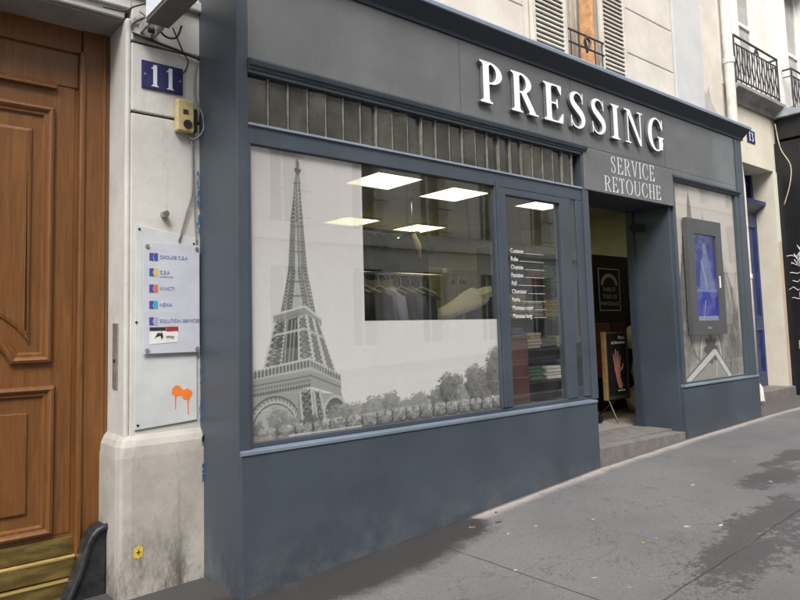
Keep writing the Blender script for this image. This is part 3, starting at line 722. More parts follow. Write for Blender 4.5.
MB().prism([(-.335, 1.645), (-.235, 1.645), (-.235, 1.668), (-.335, 1.668)], py-.0014, py-.0008).build('sticker_band', 'stk_black', st)
MB().prism([(-.233, 1.64), (-.158, 1.643), (-.158, 1.67), (-.233, 1.67)], py-.0014, py-.0008).build('sticker_band', 'stk_red', st)
MB().prism([(-.305, 1.60), (-.285, 1.635), (-.265, 1.63), (-.262, 1.645), (-.25, 1.61), (-.262, 1.59), (-.268, 1.615), (-.285, 1.61)], py-.0014, py-.0008).build('sticker_figure', 'stk_black', st)
text('stop', 'sticker_text', 'stk_black', st, -.235, 1.60, .03, py-.0016)

# spray blobs
mb = MB(); xs = np.linspace(-.25, .02, 90); ys = np.linspace(1.05, 1.36, 100); gx, gy = np.meshgrid(xs, ys)
F = U(np.hypot(gx+.155, gy-1.270)-.034, np.hypot(gx+.093, gy-1.247)-.034, sd_box(gx, gy, -.15, -.10, 1.245, 1.27))
F += .0035*np.sin(gx*210+gy*90)*np.cos(gy*180)
F = U(F, sd_stroke(gx, gy, [(-.165, 1.25, .006), (-.166, 1.20, .004), (-.166, 1.165, .003), (-.166, 1.16, .003)]), sd_stroke(gx, gy, [(-.085, 1.23, .007), (-.086, 1.18, .004), (-.084, 1.13, .0035), (-.084, 1.12, .0035)]))
contour(mb, F, xs, ys, lambda u, v: (u, v), WY-.0135, None)
tag(mb.build('spray_mark', 'orange'), 'two bright orange spray paint dots with drips below the company plaque', 'graffiti')
mb = MB(); xs = np.linspace(-.46, -.35, 50); ys = np.linspace(.3, .42, 50); gx, gy = np.meshgrid(xs, ys)
F = sd_ell(gx, gy, -.402, .36, .030, .036)+.003*np.sin(gx*300); contour(mb, F, xs, ys, lambda u, v: (u, v), WY-.0525, None)
ys_ = tag(mb.build('round_sticker', 'yellow_sticker'), 'worn round yellow sticker low on the stone pedestal', 'sticker')
MB().box(-.414, -.388, WY-.0535, WY-.0528, .357, .363).box(-.404, -.399, WY-.0545, WY-.0536, .345, .375).build('print', 'cab_dark', ys_)
# flaked blue paint beside the pilaster
fl_ = thing('paint_marks', (-.02, WY, 1.5), 'faded blue paint flakes on the stone edge beside the grey pilaster', 'paint marks')
for i in range(30):
    z = 2.25+random.random()*.45 if i < 12 else .65+random.random()*.8; x = -.03+random.random()*.02 if i < 12 else -.014+random.random()*.006
    hgt = random.uniform(.015, .05); y_ = WY-.0525 if z < 1.03 else WY-.0145
    if .98 < z < 1.06: continue
    MB().prism([(x, z), (x+random.uniform(.008, .014), z+.01), (x+.012, z+hgt), (x+.002, z+hgt*.8)], y_-.001, y_+.001).build('paint_flake', 'sticker_blue', fl_)
bt = MB().cyl((-.238, WY-.05, 2.375), .022, 'y', .05, 16).build('metal_knob', 'chrome', None, .004); tag(bt, 'small chrome knob on the wall above the company plaque', 'knob')
# light box sign and its bracket
sb = thing('projecting_sign', (-.38, .3, 3.55), 'white light box sign with blue letters projecting over the door corner', 'sign')
MB().box(-.417, -.277, -.62, .352, 3.50, 4.12).build('casing', 'box_under', sb, .006)
MB().box(-.423, -.4175, -.60, .333, 3.525, 4.10).build('sign_face', 'sign_face', sb, .001)
rotl = Matrix.Rotation(-PI/2, 4, 'Z') @ Matrix.Rotation(PI/2, 4, 'X')
text('Impressions', 'lettering', 'navy', sb, -.4245, 3.62, .13, .30, rot=rotl)
br = thing('sign_bracket', (-.3, .45, 3.5), 'galvanised steel bracket holding the light box sign to the wall', 'bracket')
MB().box(-.43, -.30, WY-.012, WY-.001, 3.48, 3.60).build('wall_plate', 'galv', br, .003)
MB().box(-.40, -.385, .35, WY-.012, 3.50, 3.56).box(-.32, -.305, .35, WY-.012, 3.49, 3.55).build('arm', 'galv', br, .003)
MB().cyl((-.355, WY-.06, 3.525), .018, 'x', .05, 12).build('clamp', 'black_iron', br)
MB().tube([(-.45, WY-.03, 3.50), (-.33, WY-.03, 3.485), (-.32, WY-.03, 3.60), (-.40, WY-.03, 3.64)], .006, 8).build('stay', 'galv', br)
def cable(pts, r, mat, label):
    # catmull-rom
    P = [Vector(p) for p in pts]; P = [2*P[0]-P[1]]+P+[2*P[-1]-P[-2]]; Q = []
    for i in range(1, len(P)-2):
        for j in range(8):
            t = j/8; a, b, c, d = P[i-1:i+3]
            Q.append(.5*((2*b)+(c-a)*t+(2*a-5*b+4*c-d)*t*t+(3*b-a-3*c+d)*t**3))
    Q.append(P[-2]); return tag(MB().tube(Q, r, 8).build('cable', mat, None, smooth=True), label, 'cable')
y = WY-.02
cable([(-.437, y, 3.50), (-.30, y, 3.475), (-.15, y, 3.455), (-.005, y, 3.43)], .009, 'cable', 'thick black cable running level along the wall above number 11')
cable([(-.62, .50, 3.60), (-.50, .50, 3.61), (-.44, .50, 3.655), (-.37, .48, 3.69)], .006, 'cable', 'thin dark cable rising over the door lintel corner to the sign')
cable([(-.437, y, 3.50), (-.44, y, 3.55), (-.38, y-.02, 3.60), (-.33, y-.05, 3.60)], .007, 'cable', 'dark cable loop over the galvanised bracket')
cable([(-.31, y-.05, 3.56), (-.25, y-.04, 3.51), (-.18, y-.04, 3.52), (-.15, y-.06, 3.60)], .007, 'cable', 'dark cable hanging in a loop under the light box sign')
cable([(-.21, y-.06, 3.57), (-.12, y, 3.46), (-.085, y, 3.40), (-.10, y, 3.34), (-.13, y, 3.30)], .005, 'cable', 'thin cable from the light box down to the number 11 plaque')
cable([(-.02, y, 3.42), (-.035, y, 3.30), (-.03, y, 3.15), (.0, y-.03, 3.05), (-.004, y-.05, 2.94), (-.05, y-.02, 2.88), (-.09, y, 2.91)], .006, 'cable_grey', 'grey cable looping from the wall corner under the intercom')
cable([(-.06, y, 2.9), (-.055, y, 2.70), (-.06, y, 2.52), (-.10, y, 2.38), (-.145, y, 2.21)], .006, 'cable_grey', 'grey cable hanging from the intercom to the company plaque, left one of the pair')
cable([(-.055, y, 2.89), (-.05, y, 2.7), (-.045, y, 2.5), (-.04, y, 2.35), (-.03, y, 2.21)], .005, 'cable_grey', 'grey cable hanging from the intercom close beside the pilaster, right one of the pair')

# ------------------------------------------------------------------ shopfront
sf = thing('shopfront', (3.5, .2, .3), 'blue grey painted dry cleaner shopfront with raised white PRESSING letters', 'shop')
XR = 6.93
def pillar(x0, x1, zb, name='pilaster'):
    return MB().box(x0, x1, 0, WY+.02 if x0 < 1 else .3, zb, 3.9).build(name, 'paint', sf, .006)
mb = MB(); mb.box(0, .074, .0, .60, -.05, 4.05); pl = mb.build('pilaster', 'paint', sf, .005)
mb = MB(); mb.prism([(XR-.17, .25), (XR, .25), (XR, 3.895), (XR-.17, 3.895)], -.004, WY+.05); mb.build('pilaster', 'paint', sf, .005)
# stall risers following the slope
mb = MB(); mb.prism([(.0+.002, -.05), (3.50, .2), (3.50, .912), (.002, .912)], -.022, .10); mb.build('stall_riser', 'paint', sf, .003)
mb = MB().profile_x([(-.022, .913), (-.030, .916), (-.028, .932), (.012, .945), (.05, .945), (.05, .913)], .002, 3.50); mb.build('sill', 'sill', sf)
mb = MB(); mb.prism([(5.09, .25), (XR+.01, .25), (XR+.01, .925), (5.09, .915)], -.02, .10); mb.build('stall_riser', 'paint', sf, .003)
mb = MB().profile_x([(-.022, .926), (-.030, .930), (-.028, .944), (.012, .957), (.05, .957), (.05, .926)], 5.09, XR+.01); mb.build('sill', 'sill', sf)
# window frames (verticals, rails)
FR = [('window_frame', .0745, .112, -.0, .07, .945, 3.21), ]
mb = MB()
def fbar(x0, x1, z0, z1, y0=.004, y1=.08): mb.box(x0, x1, y0, y1, z0, z1)
fbar(.0745, .092, .945, 2.757)                 # left of picture window
fbar(.0745, 3.455, 2.758, 2.880)               # transom rail
fbar(.0745, 3.455, .946, .975, .012)           # bottom rail
fbar(2.262, 2.392, .976, 2.757)                # mullion
fbar(3.118, 3.262, .976, 2.757)                # mullion between door pane and narrow pane
fbar(3.352, 3.455, .976, 2.757)
fbar(2.393, 3.117, 2.700, 2.757, .006)
mb.build('window_frame', 'paint', sf, .004)
mb = MB()   # raised inner casement bead of the tall pane
mb.box(2.275, 2.30, -.006, .003, .98, 2.80)
mb.build('casement_bead', 'paint', sf, .003)
# post by the doorway, full height
bx('door_post', 'paint', sf, 3.456, 3.540, -.012, .14, .945, 3.24, bevel=.005)
# panes
for x0, x1, z0, z1 in ((.092, 2.262, .975, 2.758), (2.392, 3.118, .975, 2.70), (3.262, 3.352, .975, 2.758)):
    yg = .012 if x0 > 3 else .03
    m = MB(); m.face([(x0, yg, z0), (x1, yg, z0), (x1, yg, z1), (x0, yg, z1)]); m.build('window_pane', 'glass', sf)
# transom slats
x = .085; i = 0
while x < 3.34:
    w_ = .142; tl = random.uniform(-.009, .009)
    m = MB(); m.prism([(x, 2.882), (x+w_-.012, 2.882), (x+w_-.012, 3.19), (x, 3.19)], .03, .035)
    for v in m.bm.verts: v.co.y += (v.co.x-x)*tl/w_*1.8
    m.build('glass_slat', 'slat', sf)
    b_ = MB().box(x+w_-.011, x+w_-.005, .014, .05, 2.882, 3.19).build('slat_bar', 'slat_edge', sf)
    MB().box(x+w_-.005, x+w_, .012, .05, 2.882, 3.19).build('slat_gap', 'black', b_)
    x += w_; i += 1
bx('transom_backing', 'cab_dark', sf, .08, 3.45, .09, .10, 2.88, 3.2)
# moulding over transom
mb = MB().profile_x([(.0, 3.192), (-.012, 3.194), (-.012, 3.214), (-.022, 3.218), (-.022, 3.232), (-.038, 3.238), (-.046, 3.262), (-.046, 3.272), (-.004, 3.286), (.06, 3.286), (.06, 3.192)], .0745, 3.52); mb.build('moulding', 'paint', sf)
mb = MB().profile_x([(.0, 2.868), (-.01, 2.87), (-.01, 2.884), (.02, 2.886), (.02, 2.868)], .0745, 3.45); mb.build('moulding', 'lip', sf)
# fascia
fa = MB().box(.0745, XR-.171, .0, .10, 3.287, 3.895).build('fascia', 'fascia', sf, .002)
MB().box(5.19, XR-.171, .001, .09, 3.225, 3.286).box(3.521, 5.189, .002, .09, 3.20, 3.286).build('fascia_lower', 'fascia', fa)
for xj in (1.9, 3.35, 5.0): MB().box(xj, xj+.004, -.0012, .0, 3.30, 3.89).build('panel_joint', 'paint_dark', fa)
word('PRESSING', 'letter', 'white', 'letter_side', fa, 2.085, 4.96, 3.415, 3.43, .345, -.042, -.010, .175, one=False, gap=.20, n=60)
# sign board over doorway
sbd = MB().box(3.48, 5.115, -.020, .0005, 2.868, 3.26).build('service_board', 'fascia', sf, .004)
for v in (): pass
word('SERVICE', 'lettering', 'text_soft', 'text_soft', sbd, 3.925, 4.735, 3.082, 3.092, .165, -.0225, -.0195, .105, gap=.16, n=44)
word('RETOUCHE', 'lettering', 'text_soft', 'text_soft', sbd, 3.80, 4.845, 2.89, 2.905, .150, -.0225, -.0195, .105, gap=.16, n=44)
bx('door_head', 'paint_dark', sf, 3.541, 5.10, .0, .52, 2.872, 3.2)
# right bay moulding
mb = MB().profile_x([(.0, 3.16), (-.012, 3.165), (-.02, 3.185), (-.04, 3.195), (-.04, 3.215), (-.004, 3.224), (.05, 3.224), (.05, 3.16)], 5.12, XR-.171); mb.build('moulding', 'paint', sf)
mb = MB().box(6.72, XR-.172, -.010, -.0005, 3.235, 3.89); mb.build('fascia_stile', 'paint', sf, .003)
# right bay frame
mb = MB()
mb.box(5.115, 5.175, -.002, .08, .957, 3.16).box(6.655, XR-.171, .0, .08, .957, 3.16).box(5.176, 6.654, .01, .08, .957, .975)
mb.build('bay_frame', 'paint', sf, .004)
# cornice
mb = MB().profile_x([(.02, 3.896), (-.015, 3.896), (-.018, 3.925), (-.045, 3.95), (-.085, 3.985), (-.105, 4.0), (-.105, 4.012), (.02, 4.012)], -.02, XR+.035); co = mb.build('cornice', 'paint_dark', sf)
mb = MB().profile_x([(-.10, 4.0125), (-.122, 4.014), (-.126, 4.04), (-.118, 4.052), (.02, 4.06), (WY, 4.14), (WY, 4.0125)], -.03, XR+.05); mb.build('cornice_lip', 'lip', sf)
# doorway return wall (painted jamb) and threshold
bx('jamb_return', 'paint', sf, 5.055, 5.114, .02, .53, .40, 2.871, bevel=.004)
mb = MB().box(5.03, 5.055, .44, .53, .46, 2.871); mb.build('jamb_stop', 'paint_dark', sf, .004)
bx('plinth', 'paint_dark', sf, 5.02, 5.054, .42, .56, .478, .53, bevel=.003)
mb = MB().prism([(3.502, .2), (5.088, .3), (5.088, .468), (3.502, .496)], -.005, .6); mb.build('threshold', 'step_stone', sf, .008)
MB().box(4.90, 5.05, .30, .40, 2.64, 2.71).build('door_closer', 'black_matte', sf, .004)

# ------------------------------------------------------------------ printed film on the picture window
ink = Ink(.093, 2.262, .975, 2.757, .0046, (.60, .56, .57))
V = ink.v[:, None, None]; Ux = ink.u[None, :, None]
t = np.clip((V-.975)/1.78, 0, 1); ink.a[:] = np.array([.86, .85, .84])*(1-t)+np.array([.68, .63, .645])*t
BG = ink.a.copy()
ink.a *= 1+.05*np.sin(Ux*1.3+V*2.1)*t
for a_ in np.linspace(-.5, .9, 9):      # soft cloud rays low left of the tower
    ink.path([(.5, 1.2), (.5-1.2*math.cos(a_), 1.5+1.2*math.sin(a_)*.6)], .03, .70, .10)
ink.disc(.15, 1.75, .22, .35, .7, .12)
# spire
ink.poly([(.430, 2.70), (.442, 2.70), (.455, 2.449), (.466, 2.322), (.492, 2.004), (.512, 1.85), (.552, 1.73), (.305, 1.739), (.340, 1.874), (.362, 2.004), (.383, 2.314), (.402, 2.443)][::-1], .46, .75)
ink.poly([(.407, 2.1), (.430, 2.1), (.45, 1.75), (.385, 1.75)], .60, .8)
ink.lattice((.430, 2.70), (.402, 2.44), (.442, 2.70), (.455, 2.44), 10, .004, .16, .24)
ink.lattice((.402, 2.44), (.383, 2.31), (.455, 2.44), (.466, 2.31), 5, .005, .17, .22)
ink.lattice((.383, 2.31), (.362, 2.0), (.415, 2.31), (.402, 2.0), 15, .005, .18, .24)
ink.lattice((.430, 2.31), (.435, 2.0), (.466, 2.31), (.492, 2.0), 15, .005, .2, .26)
ink.line((.420, 2.66), (.408, 2.0), .004, .70, .8); ink.line((.436, 2.6), (.452, 1.8), .004, .72, .8)
ink.lattice((.362, 2.0), (.305, 1.735), (.405, 2.0), (.372, 1.74), 12, .005, .18, .24)
ink.lattice((.430, 2.0), (.470, 1.74), (.492, 2.0), (.552, 1.72), 12, .005, .2, .28)
ink.line((.372, 1.99), (.335, 1.75), .004, .7, .8); ink.line((.462, 1.99), (.515, 1.75), .004, .72, .8)
for z in (2.56, 2.28, 2.12, 1.93, 1.84): hw_ = .018+(2.62-z)*.075; ink.line((.428-hw_, z), (.434+hw_*.9, z+.003), .009, .22, .8)
ink.line((.435, 2.716), (.436, 2.62), .010, .2); ink.poly([(.41, 2.655), (.463, 2.655), (.455, 2.63), (.417, 2.63)], .2, .9); ink.poly([(.418, 2.70), (.452, 2.70), (.448, 2.67), (.424, 2.67)], .3, .9)
# second platform
ink.poly([(.246, 1.721), (.474, 1.776), (.599, 1.694), (.591, 1.650), (.466, 1.722), (.253, 1.675)][::-1], .42)
ink.path([(.246, 1.721), (.474, 1.776), (.599, 1.694)], .013, .70); ink.path([(.253, 1.682), (.466, 1.73), (.591, 1.66)], .010, .17)
# legs between platforms
ink.poly([(.26, 1.69), (.47, 1.735), (.58, 1.67), (.692, 1.36), (.51, 1.40), (.175, 1.38)], .47, .75)
ink.poly([(.343, 1.69), (.425, 1.71), (.43, 1.42), (.300, 1.40)], .13, .9)
for x in (.33, .36, .385): ink.line((x+.02, 1.69), (x-.01, 1.40), .010, .45)
ink.lattice((.262, 1.685), (.175, 1.383), (.335, 1.69), (.292, 1.39), 8, .007, .16, .66); ink.lattice((.298, 1.685), (.232, 1.383), (.335, 1.69), (.292, 1.39), 13, .005, .2)
ink.lattice((.425, 1.70), (.425, 1.40), (.478, 1.72), (.535, 1.40), 9, .007, .2, .74); ink.lattice((.45, 1.70), (.475, 1.40), (.478, 1.72), (.535, 1.40), 13, .004, .25)
ink.lattice((.49, 1.72), (.545, 1.40), (.53, 1.70), (.615, 1.385), 10, .006, .16, .66)
ink.lattice((.54, 1.69), (.63, 1.38), (.578, 1.67), (.695, 1.362), 10, .006, .2, .70)
ink.line((.26, 1.60), (.47, 1.635), .014, .66); ink.line((.47, 1.635), (.60, 1.58), .014, .6)
# first platform
ink.poly([(.093, 1.377), (.501, 1.440), (.737, 1.320), (.737, 1.200), (.51, 1.27), (.093, 1.235)], .50)
ink.path([(.093, 1.384), (.501, 1.446), (.737, 1.325)], .014, .68); ink.path([(.093, 1.340), (.51, 1.385), (.737, 1.285)], .012, .62); ink.path([(.093, 1.300), (.51, 1.34), (.737, 1.25)], .007, .25)
for i in range(17): x = .10+i*.0245; z = 1.352+(x-.1)*.13; ink.line((x, z-.004), (x, z+.028), .012, .16)
for i in range(11): x = .52+i*.0205; z = 1.402-(x-.52)*.48; ink.line((x, z-.004), (x, z+.026), .009, .22)
for i in range(22): x = .10+i*.019; z = 1.245+(x-.1)*.09; ink.disc(x, z, .007, .011, .2); ink.disc(x, z+.03, .006, .008, .28)
# arches
def arch(cx, cz, rx, rz, w, col):
    ink.path([(cx+rx*math.cos(a), cz+rz*math.sin(a)) for a in np.linspace(0, PI, 26)], w, col)
ink.poly([(.093, 1.24), (.46, 1.265), (.62, 1.22), (.74, 1.21), (.80, 1.07), (.093, 1.0)], .40, .7)
ink.poly([(.253+.15*math.cos(a), 1.02+.165*math.sin(a)) for a in np.linspace(0, PI, 20)], .60)
arch(.25, 1.02, .165, .18, .018, .66); arch(.25, 1.02, .19, .208, .009, .22); arch(.25, 1.02, .152, .165, .007, .2)
for a in np.linspace(.1, 3.05, 20): ink.line((.25+.168*math.cos(a), 1.02+.183*math.sin(a)), (.25+.188*math.cos(a+.06), 1.02+.206*math.sin(a+.06)), .005, .2)
ink.poly([(.69+.075*math.cos(a), 1.09+.095*math.sin(a)) for a in np.linspace(0, PI, 16)], .26)
arch(.69, 1.09, .088, .108, .013, .66); arch(.69, 1.09, .072, .090, .006, .2)
ink.poly([(.40, 1.10), (.42, 1.24), (.56, 1.24), (.60, 1.02), (.42, 1.02)], .42)
ink.lattice((.43, 1.24), (.45, 1.02), (.51, 1.26), (.53, 1.02), 5, .008, .15, .70); ink.lattice((.53, 1.25), (.555, 1.02), (.575, 1.24), (.62, 1.02), 3, .010, .2, .66)
ink.tree(.27, 1.09, .07, .09, .3, .6)
# trees and hedges
ink.poly([(.093, .975), (.093, 1.02), (.7, 1.05), (1.2, 1.04), (2.262, 1.06), (2.262, .975)], .42)
for x, z, rx, rz, lo, hi in ((.14, 1.03, .05, .06, .2, .5), (.33, 1.05, .10, .07, .25, .6), (.50, 1.05, .07, .06, .14, .4), (.72, 1.09, .10, .055, .3, .6), (.86, 1.08, .10, .07, .32, .62), (.78, 1.10, .05, .05, .3, .58),
                         (1.02, 1.10, .13, .075, .3, .62), (1.15, 1.12, .09, .085, .28, .6), (1.28, 1.08, .09, .06, .33, .6), (1.42, 1.10, .11, .075, .3, .6), (1.52, 1.06, .12, .04, .35, .6),
                         (1.60, 1.12, .10, .08, .2, .55), (1.72, 1.17, .13, .12, .12, .50), (1.80, 1.21, .07, .07, .22, .58), (1.88, 1.12, .10, .08, .3, .6), (2.02, 1.19, .15, .15, .14, .52), (1.96, 1.27, .08, .06, .25, .6), (2.12, 1.17, .10, .12, .22, .56), (2.22, 1.26, .12, .20, .14, .50), (2.24, 1.40, .06, .06, .25, .55)):
    ink.tree(x, z, rx, rz, lo, hi, leaf=.010)
for i in range(17):
    x = .20+i*.128; z = .995+.035*min(1, x/1.3)
    ink.disc(x+.0, z-.02, .068, .045, .10, .85); ink.tree(x, z, .056, .046, .16, .78, leaf=.006, sq=3.4, n=210); ink.line((x+.064, z-.05), (x+.064, z+.03), .010, .12, .8)
ink.poly([(.093, .975), (.2, .975), (.3, .99), (.093, 1.01)], (.62, .5, .5), .6)
ink.line((.35, .985), (.9, .985), .012, .68); 
ink.a = np.where(ink.a < BG, BG*(ink.a/BG)**1.4, ink.a); ink.grain(.10)
film = ink.mesh('tower_window_film', 'film', .037, None, hole=(.942, 1.678))
tag(film, 'black and white printed film of an iron tower and trees on the picture window', 'window film')

# cathedral print behind the right-hand bay glass
ink = Ink(5.176, 6.654, .975, 3.16, .007, (.62, .58, .55))
ink.a *= (1+.06*(ink.v[:, None, None]-2)); D_ = .22
ink.a[:] = ink.a*.97
def soft(pts, c, a=.7): ink.poly(pts, (c*.85, c*.82, c*.77), min(1, a*1.15))
soft([(5.47, 2.70), (5.50, 2.98), (5.535, 3.10), (5.57, 2.98), (5.60, 2.70)], .33, .85); ink.line((5.535, 3.0), (5.535, 3.15), .012, (.4, .37, .34))
soft([(5.80, 2.70), (5.83, 2.80), (5.85, 2.90), (5.87, 2.80), (5.90, 2.70)], .42, .7)
for k in range(5):
    ink.path([(5.20+.03*k, 1.3), (5.22+.03*k, 1.9), (5.27+.02*k, 2.15+.1*k), (5.34+.02*k, 2.3+.08*k)], .022, (.22, .21, .20), .7)
    ink.path([(6.50-.02*k, 1.2), (6.42-.03*k, 1.7), (6.36-.02*k, 2.0+.06*k), (6.26, 2.2+.1*k)], .02, (.24, .23, .22), .7)
soft([(5.176, .975), (5.176, 1.75), (5.35, 1.6), (5.5, 1.3), (6.1, 1.35), (6.35, 1.6), (6.654, 1.3), (6.654, .975)], .50, .7)
for i in range(60):
    x = random.uniform(5.18, 6.6); z = random.uniform(.98, 2.1); ink.line((x, z), (x+random.uniform(-.05, .05), z+random.uniform(.04, .16)), random.uniform(.008, .024), random.choice((.16, .26, .70, .74)), .62)
aa = np.linspace(0, PI, 20)
ink.path([(5.85+.24*math.cos(a), 1.22+.34*math.sin(a)) for a in aa], .028, .66); ink.path([(5.85+.275*math.cos(a), 1.22+.38*math.sin(a)) for a in aa], .014, .25)
ink.poly([(5.85+.12*math.cos(a), 1.30+.12*math.sin(a)) for a in np.linspace(0, 2*PI, 20)], .2, .9)
for a in np.linspace(0, 2*PI, 9): ink.disc(5.85+.13*math.cos(a), 1.30+.13*math.sin(a), .04, .04, .2, .9)
ink.path([(5.28, .975), (5.95, 1.28), (6.30, .975)], .075, .64); ink.path([(5.26, 1.01), (5.95, 1.335), (6.34, .99)], .014, .24); ink.path([(5.33, .96), (5.95, 1.225), (6.24, .96)], .014, .26)
for k in range(3): ink.path([(6.30+.09*k, 1.0), (6.40+.07*k, 1.3), (6.50+.05*k, 1.75)], .03, (.22, .21, .2), .7)
for k in range(4): ink.path([(5.20+.06*k, 1.75-.05*k), (5.24+.07*k, 1.5), (5.40+.03*k, 1.2)], .02, (.33, .32, .30), .55)

for k in range(9):
    ink.line((5.19+.022*k, 1.25+.09*k), (5.20+.03*k, 2.0+.05*k), .012, (.26, .25, .24), .7); ink.line((6.64-.02*k, 1.2+.1*k), (6.56-.035*k, 1.95+.05*k), .012, (.28, .27, .26), .7)
    ink.path([(6.2+.05*k, 1.0+.02*k), (6.3+.035*k, 1.35), (6.36+.02*k, 1.7)], .012, (.25, .24, .23), .7); ink.path([(5.2+.04*k, 1.62-.05*k), (5.3+.04*k, 1.32-.02*k)], .014, (.24, .23, .22), .7)
for k in range(5): ink.disc(6.33+.06*k, 1.15+.13*k, .03, .06, (.2, .19, .18), .7); ink.disc(5.28+.03*k, 1.85-.12*k, .02, .045, (.2, .19, .18), .7)

ink.poly([(5.18, .98), (5.18, 2.05), (5.27, 2.12), (5.36, 1.9), (5.45, 1.5), (5.42, 1.25)], (.30, .28, .27), .42)
ink.poly([(6.20, 1.05), (6.16, 1.45), (6.22, 2.05), (6.36, 2.25), (6.50, 1.8), (6.62, 1.3), (6.62, 1.0), (6.3, .98)], (.30, .28, .27), .42)
for i in range(90):
    x = random.choice((random.uniform(5.18, 5.42), random.uniform(6.18, 6.60))); z = random.uniform(1.0, 2.0); ink.line((x, z), (x+random.uniform(-.02, .02), z+random.uniform(.03, .12)), random.uniform(.006, .016), random.choice((.14, .2, .62, .68)), .65)
ink.path([(5.28, .975), (5.95, 1.28), (6.30, .975)], .055, .66); ink.path([(5.26, 1.01), (5.95, 1.335), (6.34, .99)], .016, .2)
ink.a = .6*(ink.a/.6)**1.6; ink.grain(.07)
tag(ink.mesh('cathedral_print', 'print', .034), 'pale sepia print of a gothic cathedral with spires in the right hand bay', 'poster')
bayg = MB(); bayg.face([(5.176, .024, .975), (6.654, .024, .975), (6.654, .024, 3.16), (5.176, .024, 3.16)]); bayg.build('window_pane', 'glass', sf)

# display screen mounted on the bay
ds = thing('display_screen', (5.8, -.03, 1.49), 'tall blue display screen in a wide grey frame mounted on the cathedral print', 'screen')
q = [(5.31, 1.47), (6.165, 1.51), (6.165, 2.80), (5.37, 2.785)]
x0, x1, z0, z1 = 5.33, 6.14, 1.47, 2.77; a0, a1, c0, c1 = 5.475, 5.995, 1.63, 2.60
M['screen_frame'] = simple('screen_frame_grey', (.075, .077, .078), .5, .08, 3)
mb = MB().box(x0, a0, -.035, .018, z0, z1).box(a1, x1, -.035, .018, z0, z1).box(a0, a1, -.035, .018, z0, c0).box(a0, a1, -.035, .018, c1, z1); mb.build('frame', 'screen_frame', ds, .003)
ink = Ink(a0, a1, c0, c1, .006, (.05, .06, .32))
t = (ink.v[:, None, None]-c0)/(c1-c0); ink.a[:] = np.array([.01, .03, .55])*(1-t)+np.array([.07, .09, .24])*t
for i in range(40): ink.disc(random.uniform(a0, a1), random.uniform(c0, c1), random.uniform(.03, .10), random.uniform(.02, .08), random.choice(((.02, .03, .25), (.18, .22, .6), (.08, .06, .5), (.3, .36, .6))), .35)
cx = (a0+a1)/2+.02
ink.poly([(cx-.05, 2.42), (cx+.05, 2.42), (cx+.16, 2.1), (cx+.17, 1.98), (cx-.17, 1.98), (cx-.14, 2.15)], (.30, .36, .60), .65)
ink.disc(cx-.01, 2.45, .05, .06, (.38, .44, .62), .7); ink.path([(cx-.1, 2.3), (cx-.02, 2.1), (cx, 1.98)], .03, (.6, .65, .8), .6); ink.path([(cx+.1, 2.3), (cx+.02, 2.1)], .02, (.2, .2, .5), .6)
ink.poly([(a0, 1.98), (a1, 1.98), (a1, 1.95), (a0, 1.95)], (.3, .38, .75), .8); ink.path([(cx-.12, 1.64), (cx-.05, 1.85)], .012, (.7, .8, .95)); ink.poly([(a0, c0), (a1, c0), (a1, 1.68), (a0, 1.68)], (.55, .62, .75), .7)
for i in range(12): ink.line((a0+.03*i, 1.70), (a0+.03*i+.02, 1.70+random.random()*.2), .012, (.3, .36, .75), .5)
ink.mesh('display', 'screen', -.012, ds)
MB().box(6.01, 6.04, -.045, -.0355, 2.0, 2.14).build('latch', 'white_paint', ds, .004)
MB().box(5.66, 5.76, -.037, -.0355, 1.535, 1.56).build('badge', 'steel', ds, .001)

# price list on the tall pane
pr = thing('price_list', (2.46, .025, 1.65), 'white vinyl price list lettering on the tall glass pane beside the doorway', 'window lettering')
for i, t in enumerate(['Costume', 'Robe', 'Chemise', 'Pantalon', 'Pull', 'Chemisier', 'Parka', 'Manteau court', 'Manteau long']):
    z = 2.225-i*.0675; o = text(t, 'lettering', 'vinyl', pr, 2.452, z, .052, .0285, sx=.86)
    xe = max(v.co.x for v in o.data.vertices)+.02
    if xe < 2.84: MB().box(xe, 2.885, .0275, .0285, z+.001, z+.004).build('rule', 'vinyl', pr)

# ------------------------------------------------------------------ shop interior
si = .49
struct(MB().box(.1, 6.9, .6, 8, si-.1, si).build('shop_floor', 'in_floor')); struct(MB().box(3.52, 5.06, .13, .6, si-.03, si-.0).build('door_mat_floor', 'step_stone'))
mb = MB().box(.1, 6.9, .11, 8, 3.20, 3.3); struct(mb.build('shop_ceiling', 'in_ceil'))
mb = MB().box(.1, 6.9, 7.9, 8, si, 3.2).box(.1, .2, .61, 7.9, si, 3.2).box(6.8, 6.9, .2, 7.9, si, 3.2).box(5.115, 6.8, .2, .25, si, 3.2); struct(mb.build('shop_wall', 'in_wall'))
lights = [(1.42, 1.04), (2.55, 1.8), (3.68, 1.9), (3.75, 4.05), (5.03, 4.05), (5.15, 1.7), (2.2, 6.0), (4.6, 6.0)]  # last two, the back row, are added to brighten the interior
for i, (x, y) in enumerate(lights):
    nm = ['above the left end of the window', 'nearest the tower print edge', 'in the front row above the clothes rail end', 'second row, left one, over the jackets', 'second row, right one, toward the doorway', 'front row behind the tall pane', 'left one added at the back to brighten the shop', 'right one added at the back to brighten the shop'][i]
    L = thing('ceiling_light', (x, y, 3.2), 'square fluorescent ceiling panel, '+nm, 'ceiling light', 'square ceiling lights inside the shop')
    MB().box(x-.29, x+.29, y-.29, y+.29, 3.178, 3.19).build('diffuser', 'tube_light', L)
    MB().box(x-.31, x-.29, y-.31, y+.31, 3.172, 3.199).box(x+.29, x+.31, y-.31, y+.31, 3.172, 3.199).box(x-.29, x+.29, y-.31, y-.29, 3.172, 3.199).box(x-.29, x+.29, y+.29, y+.31, 3.172, 3.199).build('frame', 'white_paint', L)
